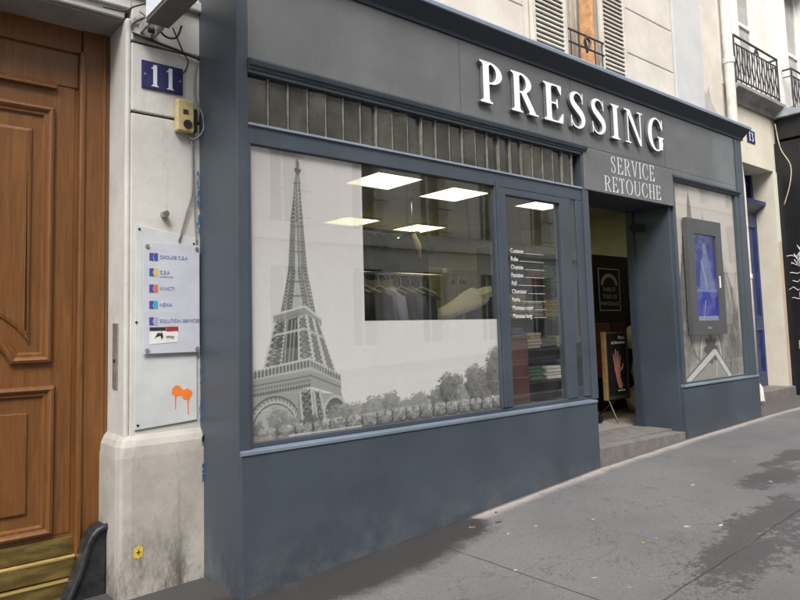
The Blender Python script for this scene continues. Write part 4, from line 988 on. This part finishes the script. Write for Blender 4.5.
# machines
def machine(x, y, w, h, label):
    r = thing('dry_cleaning_machine', (x, y, si), label, 'machine', 'cream machines at the back of the shop')
    MB().box(x-w/2, x+w/2, y, y+.9, si, si+h).build('casing', 'machine', r, .02)
    MB().box(x-w/2+.05, x+w/2-.05, y-.012, y-.001, si+h-.32, si+h-.06).build('control_panel', 'cloth_cream', r, .004)
    for k in range(3): MB().box(x-w/2+.1+k*.12, x-w/2+.17+k*.12, y-.02, y-.0125, si+h-.24, si+h-.18).build('button', 'cab_dark', r)
    zc_ = si+h*.62
    d = MB(); d.rings([[(x+ (R_)*math.cos(t)*1.0, yy, zc_+R_*math.sin(t)) for t in [2*PI*j/28 for j in range(28)]] for R_, yy in ((.30, y-.001), (.30, y-.06), (.22, y-.06), (.22, y-.03))], cap=False); dd = d.build('door_ring', 'chrome', r, smooth=False)
    MB().cyl((x, y-.04, zc_), .222, 'y', .02, 28).build('porthole', 'porthole', r)
for i, x in enumerate((3.75, 4.72, 5.7)): machine(x, 3.7, .92, 2.05, ['cream dry cleaning machine at left of its row behind the jackets', 'cream dry cleaning machine, middle of its row', 'cream dry cleaning machine nearest the doorway side'][i])
# overhead conveyor with bagged garments
cv = thing('garment_conveyor', (3, 3, 2.8), 'dark overhead rail of bagged garments near the ceiling', 'conveyor')
MB().tube([(1.5, 3.1, 2.9), (4.2, 3.1, 2.9), (4.2, 5, 2.9)], .025, 10).build('rail', 'chrome', cv)
for i in range(14):
    x = 1.7+i*.15; m = MB(); m.rings([[(x+.05*math.cos(t), 3.1+w_*math.sin(t), z) for t in [2*PI*j/10 for j in range(10)]] for z, w_ in ((2.86, .03), (2.78, .2), (2.5, .23), (2.28, .24))]); m.build('bagged_garment', random.choice(['cloth_black', 'cloth_navy', 'cab_dark', 'cloth_black']), cv, smooth=True)
# clothes rail with jackets
cr_ = thing('clothes_rail', (2.2, 1.5, si), 'grey metal clothes rail carrying jackets behind the picture window', 'clothes rail')
MB().tube([(1.4, 1.5, 2.17), (3.3, 1.5, 2.17)], .014, 10).build('bar', 'chrome', cr_)
for x in (1.4, 3.3): MB().tube([(x, 1.5, 2.18), (x, 1.5, si)], .016, 10).tube([(x, 1.25, si+.02), (x, 1.75, si+.02)], .016, 8).build('upright', 'chrome', cr_)
def jacket(x, y, mat, label, ln=.85, rot=0.0, zt=2.02):
    r = thing('jacket', (x, y, zt), label, 'jacket', 'garments hanging on the clothes rail')
    m = MB(); rg = []
    for z, wx, wy in ((zt+.01, .035, .05), (zt-.03, .05, .11), (zt-.07, .065, .205), (zt-.16, .075, .215), (zt-.4, .07, .20), (zt-ln, .08, .22)):
        rg.append([(x+wx*math.cos(t)+rot*wy*math.sin(t), y+wy*math.sin(t)*(1), z+random.uniform(-.004, .004)) for t in [2*PI*j/18 for j in range(18)]])
    m.rings(rg); m.build('body', mat, r, smooth=True)
    for s in (-1, 1):
        m = MB(); m.tube([(x+rot*.19*s, y+s*.19, zt-.09), (x+.01+rot*.22*s, y+s*.235, zt-.3), (x+.03+rot*.22*s, y+s*.225, zt-.66)], [.055, .05, .042], 12); m.build('sleeve', mat, r, smooth=True)
    m = MB(); m.tube([(x, y, zt+.02), (x, y, zt+.09), (x, y+.02, zt+.135), (x, y+.0, zt+.16), (x, y-.02, zt+.14)], .004, 6); m.tube([(x+rot*.18, y-.18, zt-.05), (x, y, zt+.03), (x-rot*.18, y+.18, zt-.05)], .007, 6); m.build('hanger', 'cloth_white', r)
for a in ((1.93, 'cloth_black', 'black wool jacket, leftmost on the rail'), (2.05, 'cloth_black', 'black jacket, second from the left on the rail'), (2.22, 'cloth_navy', 'dark navy jacket beside the lilac shirt'), (2.37, 'cloth_lilac', 'pale lilac shirt hanging on the rail'), (2.50, 'cloth_black', 'black jacket between the lilac and the grey blue shirts'), (2.62, 'cloth_blue', 'grey blue shirt hanging on the rail'), (2.76, 'cloth_navy', 'dark navy jacket, rightmost on the rail')):
    jacket(a[0], 1.5, a[1], a[2], rot=random.uniform(.1, .45))
g = thing('hanging_coat', (3.35, 2.4, 2.7), 'long black coat with pale collar hanging high behind the rail', 'coat')
m = MB(); m.rings([[(3.45+wx*math.cos(t), 2.4+.12*math.sin(t), z) for t in [2*PI*j/16 for j in range(16)]] for z, wx in ((2.78, .05), (2.73, .15), (2.66, .24), (2.3, .22), (1.7, .25), (1.1, .27))]); m.build('body', 'cloth_black', g, smooth=True)
m = MB().tube([(3.36, 2.28, 2.74), (3.42, 2.26, 2.6), (3.45, 2.26, 2.45)], [.03, .035, .01], 8); m.build('collar', 'cloth_cream', g, smooth=True)
MB().tube([(3.45, 2.4, 2.78), (3.45, 2.4, 2.9), (3.45, 2.42, 2.95)], .005, 6).build('hanger', 'chrome', g)
MB().tube([(3.45, 2.4, 2.93), (3.45, 2.4, 3.2)], .01, 8).build('hook_rod', 'chrome', g)
gh = MB().tube([(2.70, 1.65, 2.0), (2.9, 1.6, 2.055), (3.08, 1.55, 1.93)], .010, 8).tube([(2.70, 1.65, 2.0), (3.08, 1.55, 1.93)], .010, 8).tube([(2.9, 1.6, 2.05), (2.9, 1.58, 2.13), (2.92, 1.5, 2.18)], .005, 6).build('coat_hanger', 'green_plastic'); tag(gh, 'empty green plastic coat hanger at the right end of the clothes rail', 'hanger')
ib = thing('ironing_board', (3.1, 1.3, si), 'white padded ironing table tilted up behind the picture window', 'ironing board')
m = MB(); m.rings([[(x, 1.25+wy*math.cos(t), z+.045*math.sin(t)+dz*math.cos(t)) for t in [2*PI*j/14 for j in range(14)]] for x, z, wy, dz in ((2.72, 1.72, .04, 0), (2.80, 1.75, .13, .02), (3.1, 1.85, .17, .04), (3.28, 1.93, .17, .06), (3.36, 1.97, .14, .06))]); m.build('padded_board', 'cloth_white', ib, smooth=True)
m = MB().prism([(3.30, 1.90), (3.62, 2.04), (3.60, 2.065), (3.28, 1.96)], 1.1, 1.42); m.build('sleeve_arm', 'cloth_white', ib, .01)
MB().tube([(3.1, 1.25, 1.8), (3.15, 1.25, si)], .03, 10).tube([(2.85, 1.25, 1.72), (3.4, 1.25, si+.02)], .02, 8).build('leg', 'chrome', ib)
mb = MB().box(2.55, 3.7, 1.7, 1.95, 1.60, 1.63).box(2.56, 2.60, 1.7, 1.95, si, 1.6).box(3.65, 3.69, 1.7, 1.95, si, 1.6); tag(mb.build('work_table', 'machine', None, .005), 'pale work table behind the ironing board', 'table')
# red cabinet and shelves behind tall pane
rc = thing('red_cabinet', (3.3, .8, si), 'dark red wooden cabinet behind the foot of the tall pane', 'cabinet')
MB().box(2.95, 3.32, .60, 1.0, si, 1.50).build('body', 'red_wood', rc, .008); MB().box(2.93, 3.34, .58, 1.02, 1.501, 1.53).build('top', 'red_wood', rc, .006)
for z in (.7, 1.1): MB().box(2.97, 3.30, .588, .599, z-.17, z+.17).build('door_panel', 'red_wood', rc, .006)
sh = thing('shelf_unit', (4.3, 1.35, si), 'dark open shelf unit loaded with folded laundry beside the entrance', 'shelves')
MB().box(3.62, 3.65, 1.1, 1.5, si, 2.5).box(4.95, 4.98, 1.1, 1.5, si, 2.5).build('side_panel', 'cab_dark', sh, .003)
levels = (.62, 1.0, 1.35, 1.7, 2.05, 2.35)
for z in levels: MB().box(3.651, 4.949, 1.1, 1.5, z, z+.022).build('shelf', 'cab_dark', sh, .002)
MB().box(3.62, 4.98, 1.501, 1.515, si, 2.5).build('back_panel', 'cab_dark', sh)
cols = ['cloth_white', 'cloth_red', 'cloth_blue', 'cloth_cream', 'cloth_blue', 'cloth_white', 'cloth_black', 'orange_plastic', 'cloth_green', 'cloth_cream']
cname = dict(cloth_white='white', cloth_red='red', cloth_green='dark green', cloth_cream='cream', cloth_blue='grey blue', cloth_black='black', orange_plastic='yellow')
k = 0
for li, z in enumerate(levels[:-1]):
    x = 3.70
    while x < 4.8:
        w_ = random.uniform(.2, .3); h_ = random.uniform(.08, .22); cm = cols[(k*7+li*3) % 10]
        m = MB(); hh = 0
        while hh < h_:
            t_ = random.uniform(.03, .05); dx = random.uniform(-.012, .012); m.box(x+dx, x+w_+dx, 1.12+random.uniform(0, .02), 1.44, z+.023+hh, z+.023+hh+t_-.004); hh += t_
        o = m.build('folded_laundry', cm, None, .012, seg=3)
        lv = ['bottom', 'second lowest', 'middle', 'second highest', 'top loaded'][li]
        pos = ['left end', 'left of centre', 'centre', 'right of centre', 'right end'][min(4, int((x-3.70)/.26))]
        tag(o, '%s folded laundry pile on the %s shelf, %s' % (cname[cm], lv, pos), 'folded laundry', 'folded laundry piles on the shelf unit')
        x += w_+random.uniform(.02, .06); k += 1
# cabinet with arched notice
cb = thing('dark_cabinet', (5.9, 1.8, si), 'tall black cabinet with pine edge standing inside the entrance', 'cabinet')
MB().box(5.76, 6.78, 1.52, 2.1, si, 2.55).build('body', 'cab_dark', cb, .01); MB().box(5.68, 5.755, 1.51, 2.1, si, 2.55).build('edge_strip', 'pine', cb, .004)
nb = thing('arched_notice', (6.13, 1.5, 1.82), 'black notice with white border and arch on the tall dark cabinet', 'notice')
MB().box(5.90, 6.40, 1.50, 1.515, 1.80, 2.37).build('board', 'black', nb)
MB().box(5.90, 6.40, 1.494, 1.499, 1.80, 1.815).box(5.90, 6.40, 1.494, 1.499, 2.355, 2.37).box(5.90, 5.915, 1.494, 1.499, 1.816, 2.354).box(6.385, 6.40, 1.494, 1.499, 1.816, 2.354).build('border', 'vinyl', nb)
m = MB(); m.rings([[(6.15+R_*math.cos(a)*1.0, yy, 2.13+R_*.85*math.sin(a)) for R_, yy in ((.20, 1.498), (.20, 1.494), (.145, 1.494), (.145, 1.498))] for a in np.linspace(.1, PI-.1, 20)]); m.build('arch', 'vinyl', nb)
for i, t in enumerate(('FAIRE ET', 'TOUS LES', 'MANTEAUX')): text(t, 'lettering', 'vinyl', nb, 6.15, 2.06-i*.095, .08, 1.496, 'CENTER')
rb = MB().box(5.72, 6.10, 1.25, 1.49, si+.45, si+1.15).build('red_box', 'red_wood', None, .01); tag(rb, 'dull red cupboard in front of the black cabinet', 'box')
# framed hand poster (a-frame) near the entrance
af = thing('poster_stand', (5.28, .9, si), 'pine framed poster stand with a black poster of a hand inside the doorway', 'poster stand')
MB().box(5.03, 5.07, .88, .93, si+.25, 1.53).build('side_frame', 'pine', af, .004)
MB().box(5.071, 5.53, .89, .93, 1.50, 1.53).box(5.071, 5.53, .89, .93, si+.25, si+.29).box(5.50, 5.53, .89, .93, si+.291, 1.499).build('frame', 'cab_dark', af, .003)
MB().box(5.071, 5.499, .90, .92, si+.291, 1.499).build('poster', 'black', af)
for q in ([(5.1, .91, si+.25), (5.02, .75, si+.02)], [(5.45, .91, si+.25), (5.5, .75, si+.02)], [(5.28, .93, si+.25), (5.28, 1.2, si+.02)]): MB().tube(q, .012, 8).build('leg', 'black', af)
xs = np.linspace(5.08, 5.49, 90); ys = np.linspace(.85, 1.4, 110); gx, gy = np.meshgrid(xs, ys)
hx, hz = 5.30, 1.10
F = U(sd_ell(gx, gy, hx, hz, .062, .07), sd_stroke(gx, gy, [(hx-.045, hz+.03, .017), (hx-.065, hz+.12, .014), (hx-.07, hz+.16, .011)]), sd_stroke(gx, gy, [(hx-.015, hz+.05, .018), (hx-.022, hz+.15, .015), (hx-.025, hz+.21, .011)]),
      sd_stroke(gx, gy, [(hx+.018, hz+.05, .018), (hx+.022, hz+.14, .015), (hx+.024, hz+.19, .011)]), sd_stroke(gx, gy, [(hx+.045, hz+.03, .015), (hx+.062, hz+.10, .012), (hx+.068, hz+.14, .010)]),
      sd_stroke(gx, gy, [(hx+.05, hz-.02, .02), (hx+.10, hz+.0, .015), (hx+.12, hz+.04, .011)]), sd_stroke(gx, gy, [(hx, hz-.03, .05), (hx+.02, hz-.14, .042), (hx+.05, hz-.2, .045)]))
m = MB(); contour(m, F, xs, ys, lambda u, v: (u, v), .8985, None); m.build('hand_picture', 'skin_print', af)
text('Merci', 'lettering', 'vinyl', af, 5.48, 1.44, .06, .8985, 'RIGHT'); text('et bienvenue', 'lettering', 'vinyl', af, 5.48, 1.385, .055, .8985, 'RIGHT'); text('nos services', 'lettering', 'vinyl', af, 5.44, .83, .03, .8985, 'RIGHT')
# laundry bags
for i, (x, y, z, lb) in enumerate(((6.25, 1.15, si+.95, 'pale stuffed laundry bag on top of the pile by the door jamb'), (6.30, 1.12, si+.52, 'pale stuffed laundry bag below another by the door jamb'), (6.2, 1.15, si+.16, 'pale laundry bag on the floor by the door jamb'))):
    m = MB(); m.rings([[(x+R_*1.1*math.cos(t)*(1+.08*math.sin(3*t+i)), y+R_*.8*math.sin(t), z+dz) for t in [2*PI*j/18 for j in range(18)]] for R_, dz in ((.06, -.17), (.17, -.14), (.21, 0), (.17, .13), (.05, .19), (.03, .22))]); tag(m.build('laundry_bag', 'cloth_cream', None, smooth=True), lb, 'laundry bag', 'laundry bags by the door jamb')
for x, y, lb in ((4.15, .78, 'small black door wedge just inside the threshold'), (4.95, .95, 'black rubber castor beside the poster stand')):
    r_ = thing('floor_castor', (x, y, si), lb, 'castor'); MB().cyl((x-.03, y, si+.045), .045, 'x', .05, 16).build('wheel', 'black', r_); MB().box(x-.03, x+.02, y-.02, y+.02, si+.09, si+.13).build('fork', 'chrome', r_, .004)

# ------------------------------------------------------------------ drainpipe between the buildings
dp = thing('drainpipe', (7.86, .45, .5), 'cream painted cast iron drainpipe between the two buildings', 'drainpipe')
MB().tube([(7.82, .45, 12), (7.82, .45, 5.6), (7.82, .45, 4.1), (7.88, .45, 3.85), (7.96, .45, 3.55), (7.965, .45, 2.5), (7.97, .45, .72)], [.066, .066, .064, .055, .046, .044, .044], 18).build('pipe', 'pipe', dp, smooth=True)
for z in (5.27, 7.6): MB().cyl((7.82, .45, z), .078, 'z', .09, 18).build('collar', 'pipe', dp, .006)
MB().cyl((7.965, .45, 2.2), .055, 'z', .07, 18).build('collar', 'pipe', dp, .006)
MB().tube([(8.0, .46, .74), (8.03, .45, .68), (8.03, .44, .55), (8.02, .42, .49)], [.045, .062, .060, .054], 16).build('shoe', 'pipe', dp, .01, True)

# ------------------------------------------------------------------ building thirteen
b13 = thing('apartment_building', (11, 2, .5), 'pale painted apartment building with iron balconies right of the drainpipe', 'building')
mb = MB(); wall_boxes(mb, 7.9, 9.36, .2, 5.0, [(8.12, 9.35, .2, 3.93)], WY, 1.4); mb.build('wall', 'cream13', b13, .003)
mb = MB(); wall_boxes(mb, 7.745, 16, 5.001, 14, [(8.40, 9.50, 5.05, 7.5), (10.35, 11.5, 5.05, 7.5), (12.5, 13.6, 5.05, 7.5)], WY+.004, 1.4); mb.build('upper_wall', 'white13', b13)
mb = MB().box(7.745, 7.899, WY+.01, 1.4, .2, 5.0); mb.build('corner_strip', 'cream_wall', b13)
bx('wall', 'cream13', b13, 9.36, 16, WY+.012, 1.4, .2, 5.0)
bx('door_pier', 'pier', b13, 9.352, 9.46, WY-.01, .838, .61, 3.925, bevel=.004)
for xa, xb in ((8.40, 9.50), (10.35, 11.5), (12.5, 13.6)):
    w = MB().box(xa, xa+.07, WY+.22, WY+.28, 5.05, 7.5).box(xb-.07, xb, WY+.22, WY+.28, 5.05, 7.5).box((xa+xb)/2-.04, (xa+xb)/2+.04, WY+.21, WY+.27, 5.05, 7.5).box(xa+.07, xb-.07, WY+.22, WY+.28, 5.05, 5.5).box(xa+.07, xb-.07, WY+.222, WY+.278, 6.3, 6.36).build('window', 'white_paint', b13, .004)
    bx('pane', 'pale_pane', w, xa+.03, xb-.03, WY+.25, WY+.255, 5.1, 7.5)
def balcony(x0, x1, lab):
    yb, yf = WY-.01, .37; zt = 5.70
    w = MB().profile_x([(yb, 4.78), (yb-.03, 4.78), (yb-.05, 4.86), (yf+.02, 4.90), (yf-.02, 4.93), (yf-.02, 4.985), (yb, 4.985)], x0-.05, x1+.12).build('balcony', 'ledge', b13, .006)
    m = MB()
    for z, r_ in ((zt, .016), (zt-.12, .010), (5.06, .012)): m.tube([(x0, yb, z), (x0, yf+.03, z), (x1, yf+.03, z), (x1, yb, z)], r_, 8)
    k = 9
    for i in range(k+1):
        x = x0+(x1-x0)*i/k; end = i in (0, k)
        m.tube([(x, yf+.03, 4.985), (x, yf+.03, zt if end else zt-.12)], .014 if end else .009, 8)
        if i < k:
            xm = x+(x1-x0)/k/2
            m.tube([(xm-.03, yf+.03, 5.06), (xm+.035, yf+.03, 5.18), (xm-.03, yf+.03, 5.32), (xm+.03, yf+.03, 5.46), (xm, yf+.03, 5.58)], .011, 6)
            m.tube([(xm, yf+.03, 5.06), (xm, yf+.03, 5.58)], .006, 6)
    xm = (x0+x1)/2; m.tube([(xm-.07, yf+.03, zt-.10), (xm-.02, yf+.03, zt-.03), (xm, yf+.03, zt-.09), (xm+.02, yf+.03, zt-.03), (xm+.07, yf+.03, zt-.10)], .012, 6)
    m.build('railing', 'rail', w)
balcony(7.90, 9.42, ''); balcony(10.0, 11.6, '')
p13 = plaque((8.60, WY, 4.36), .27, .19, WY, .0, 'small blue enamel plaque numbered 13 above the navy door', txt='13')
word('13', 'number', 'enamel_white', 'enamel_white', p13, 8.52, 8.68, 4.29, 4.29, .14, WY-.0145, WY-.0125, .2, gap=.08, n=30)
nd = thing('navy_door', (8.75, .85, .61), 'navy blue panelled entrance door with moulded transom, set back beside the drainpipe', 'door')
MB().box(8.12, 9.349, .84, .90, .61, 3.36).build('leaf', 'blue_door', nd)
for z0, z1 in ((.8, 1.5), (1.65, 3.1)):
    for xa, xb in ((8.22, 8.68), (8.80, 9.24)): MB().sweep([(xa, z0), (xa, z1), (xb, z1), (xb, z0)], [(0, 0), (.0, .02), (.02, .03), (.04, .015), (.05, 0)], .84).build('panel_moulding', 'blue_door', nd)
MB().profile_x([(.839, 3.30), (.80, 3.33), (.72, 3.40), (.68, 3.42), (.68, 3.47), (.839, 3.50)], 8.12, 9.34).build('transom_cornice', 'blue_door', nd)
MB().box(8.12, 9.345, .90, .93, 3.50, 3.925).build('transom_pane', 'dark_pane', nd)
MB().box(8.12, 8.2, .86, .899, 3.5, 3.925).box(9.26, 9.345, .86, .899, 3.5, 3.925).build('frame', 'blue_door', nd)
dst = bx('door_step', 'step_stone', None, 8.0, 9.46, WY-.06, .879, .35, .61, bevel=.012); tag(dst, 'worn grey stone step below the navy door', 'step')

# black shopfront on the far right
bs_ = thing('black_shopfront', (10.8, .3, .5), 'black painted shopfront with stickers and rolled awning at the right edge', 'shop')
MB().box(9.47, 13.5, .18, WY+.005, .4, 4.4).build('front', 'black', bs_, .008)
for i in range(3): MB().box(9.7+i*1.2, 10.7+i*1.2, .165, .178, 1.0, 3.3).build('panel', 'black', bs_, .01)
MB().profile_x([(.18, 4.45), (-.55, 4.15), (-.58, 4.18), (-.58, 4.36), (.18, 4.78), (WY, 4.78), (WY, 4.45)], 9.52, 13.5).build('awning', 'black_matte', bs_, .01)
MB().profile_x([(WY-.002, 4.79), (.12, 4.79), (.05, 4.85), (WY-.002, 4.97)], 9.44, 13.5).build('awning_cover', 'zinc', bs_, .006)
MB().box(9.50, 13.4, .10, .178, 3.5, 4.1).build('fascia', 'black_matte', bs_, .01)
def sidetxt(pts, mat, name):   # small graffiti strokes on the side face (x = 9.468)
    m = MB(); m.tube([(9.466, y, z) for y, z in pts], .006, 5); return m.build(name, mat, bs_)
for k in range(6):
    z = 1.95+k*.13; sidetxt([(.50-random.random()*.1, z), (.42, z+.05*random.random()), (.35, z-.02), (.30, z+.04*random.random())], 'stk_white', 'tag_stroke')
for k in range(7):
    y0_ = random.uniform(.26, .45); z = random.uniform(2.45, 2.75); sidetxt([(y0_, z), (y0_-.06, z+.08), (y0_-.03, z-.06), (y0_+.03, z+.05)], 'stk_white', 'tag_stroke')
MB().box(9.462, 9.469, .25, .34, 1.93, 2.03).build('sticker', 'stk_white', bs_)
MB().box(9.462, 9.469, .28, .40, 1.17, 1.30).build('sticker', 'yellow_sticker', bs_)
cable([(9.44, .5, 4.7), (9.45, .45, 4.3), (9.465, .33, 4.0), (9.46, .36, 3.7), (9.46, .46, 3.4)], .008, 'cloth_cream', 'pale cable hanging down beside the black awning')

# ------------------------------------------------------------------ opposite side of the street (seen as reflections in the glass)
ob = thing('apartment_building', (3, -13.5, 0), 'long pale stone apartment block on the opposite side of the street', 'building')
holes = []; x = -27.2
while x < 40: holes.append((x, x+1.2)); x += 2.9
mb = MB()
fl = [(1.2, 3.6), (4.9, 7.1), (8.1, 10.2), (11.2, 13.0)]
for (z0, z1), (pz, nz) in zip(fl, [(-2, 4.2), (4.2, 7.6), (7.6, 10.7), (10.7, 14.2)]):
    wall_boxes(mb, -28, 42, pz, nz, [(a, b, z0, z1) for a, b in holes], -13.9, -13.3)
mb.build('wall', 'far_wall', ob)
M['slate'] = simple('slate_roof', (.10, .11, .13), .6)
mb = MB().profile_x([(-13.3, 14.2), (-14.4, 16.6), (-20, 17.2), (-20, 14.2)], -28, 42); mb.build('roof', 'slate', ob)
for z in (4.35, 7.75, 10.85, 14.05): MB().box(-28, 42, -13.3, -13.12, z, z+.14).build('string_course', 'far_wall', ob)
for i, (a, b) in enumerate(holes):
    if not -8 < a < 32: 
        continue
    for z0, z1 in fl:
        w = bx('window', 'dark_pane', ob, a, b, -13.7, -13.66, z0, z1)
        MB().box(a, a+.07, -13.655, -13.6, z0, z1).box(b-.07, b, -13.655, -13.6, z0, z1).box((a+b)/2-.04, (a+b)/2+.04, -13.655, -13.6, z0, z1).build('frame', 'white_paint', w)
        if z0 > 4: MB().box(a-.58, a-.02, -13.29, -13.24, z0, z1).box(b+.02, b+.58, -13.29, -13.24, z0, z1).build('shutter', 'white_paint', w)
        if z0 > 4: MB().box(a-.05, b+.05, -13.1, -13.07, z0+.9, z0+.95).box(a-.05, b+.05, -13.1, -13.07, z0+.1, z0+.14).build('railing', 'rail', w)
rest = MB()
for a, b in holes:
    if -8 < a < 32: continue
    for z0, z1 in fl: rest.box(a, b, -13.7, -13.66, z0, z1)
rest.build('far_window', 'dark_pane', ob)
# flanking parts of our own side so the street keeps its walls from other angles
nb_ = thing('apartment_building', (-9, 2, 0), 'pale stone apartment block left of the wooden door', 'building')
mb = MB(); wall_boxes(mb, -20, -3.9, -1, 14, [(-12, -10.8, 4.8, 7), (-8, -6.8, 4.8, 7)], WY+.01, 1.2); mb.build('wall', 'cream_wall', nb_)
for a in (-12, -8): MB().box(a, a+1.2, 1.0, 1.05, 4.8, 7).build('window', 'dark_pane', nb_)

# litter on the pavement
lit = [(1.72, -.48, .02, 'scrap', 'white paper scrap near the pavement joint'), (2.55, -1.30, .022, 'scrap', 'pale leaf scrap in the middle of the pavement'), (1.95, -.53, .014, 'scrap', 'small white scrap beside the dark stain'), (2.12, -1.24, .025, 'dry_leaf', 'long dry leaf sliver on the pavement'),
       (3.45, -.90, .022, 'scrap', 'pinkish paper scrap on the pavement before the doorway'), (1.66, -.20, .02, 'dry_leaf', 'dry yellow leaf at the edge of the dark stain'), (1.50, -1.30, .014, 'scrap', 'tiny white scrap, nearest the camera'), (2.7, -1.45, .02, 'scrap', 'white scrap beside the long joint'), (1.3, -.9, .012, 'scrap', 'white crumb beside the cross joint'),
       (2.0, .0-.12, .012, 'cab_dark', 'dark crumb close to the stall riser'), (1.85, -.28, .022, 'cab_dark', 'small dark clod right of the stain'), (3.9, -1.3, .02, 'scrap', 'white scrap inside the right hand wet patch'), (4.4, -.8, .014, 'scrap', 'white scrap far along the pavement'), (2.3, -.75, .012, 'scrap', 'white dot left of the pavement centre')]
for x, y, s_, mt, lb in lit:
    z = gz(x)+.0119*y+.002; a = random.random()*PI; m = MB(); r_ = [s_*random.uniform(.35, 1.25) for _ in range(8)]; st_ = random.uniform(.35, .9)
    top = [(x+r_[j]*math.cos(2*PI*j/8+a), y+r_[j]*st_*math.sin(2*PI*j/8), z+random.uniform(.001, .006)) for j in range(8)]
    m.rings([[(p[0], p[1], z-.003) for p in top], top]); tag(m.build('litter_scrap', mt), lb, 'litter', 'scraps on the pavement')

# ------------------------------------------------------------------ light
W = bpy.data.worlds.new('World'); S.world = W; W.use_nodes = True; nt = W.node_tree; bg = nt.nodes['Background']
EL, AZ = 58, 0
sky = nt.nodes.new('ShaderNodeTexSky'); sky.sky_type = 'NISHITA'; sky.sun_disc = False; sky.sun_elevation = math.radians(EL)
d = Vector((.40, .50, -.76)).normalized()         # light travel direction
sky.sun_elevation = math.asin(-d.z); sky.sun_rotation = math.atan2(-d.x, -d.y); sky.dust_density = 4; sky.air_density = 1; sky.ozone_density = 1
hs = nt.nodes.new('ShaderNodeHueSaturation'); hs.inputs['Saturation'].default_value = .35
nt.links.new(sky.outputs[0], hs.inputs['Color']); nt.links.new(hs.outputs[0], bg.inputs['Color']); bg.inputs['Strength'].default_value = .42
sl = bpy.data.lights.new('sun', 'SUN'); sl.energy = 1.5; sl.angle = math.radians(22); sl.color = (1, .955, .9)
so = bpy.data.objects.new('sun', sl); C.objects.link(so); so.rotation_euler = d.to_track_quat('-Z', 'Y').to_euler(); so.location = (6, -8, 20)

# ------------------------------------------------------------------ camera
cam = bpy.data.cameras.new('camera'); co_ = bpy.data.objects.new('camera', cam); C.objects.link(co_); S.camera = co_
yaw, pit, rol = 0.69665851, 0.08181851, -0.02773021
F = Vector((math.sin(yaw)*math.cos(pit), math.cos(yaw)*math.cos(pit), math.sin(pit))); R0 = Vector((math.cos(yaw), -math.sin(yaw), 0)); U0 = R0.cross(F)
Rr = math.cos(rol)*R0+math.sin(rol)*U0; Ur = -math.sin(rol)*R0+math.cos(rol)*U0
co_.matrix_world = Matrix(((Rr.x, Ur.x, -F.x, -1.778), (Rr.y, Ur.y, -F.y, -3.6), (Rr.z, Ur.z, -F.z, 1.6), (0, 0, 0, 1)))
cam.sensor_width = 36; cam.lens = 36*670/800; cam.shift_y = -(300-276.69)/800; cam.clip_end = 2000; cam.clip_start = .05
S.render.resolution_x = 1024; S.render.resolution_y = 768
S.view_settings.view_transform = 'Standard'; S.view_settings.look = 'None'; S.view_settings.exposure = 0
S.cycles.max_bounces = 5; S.cycles.transparent_max_bounces = 16
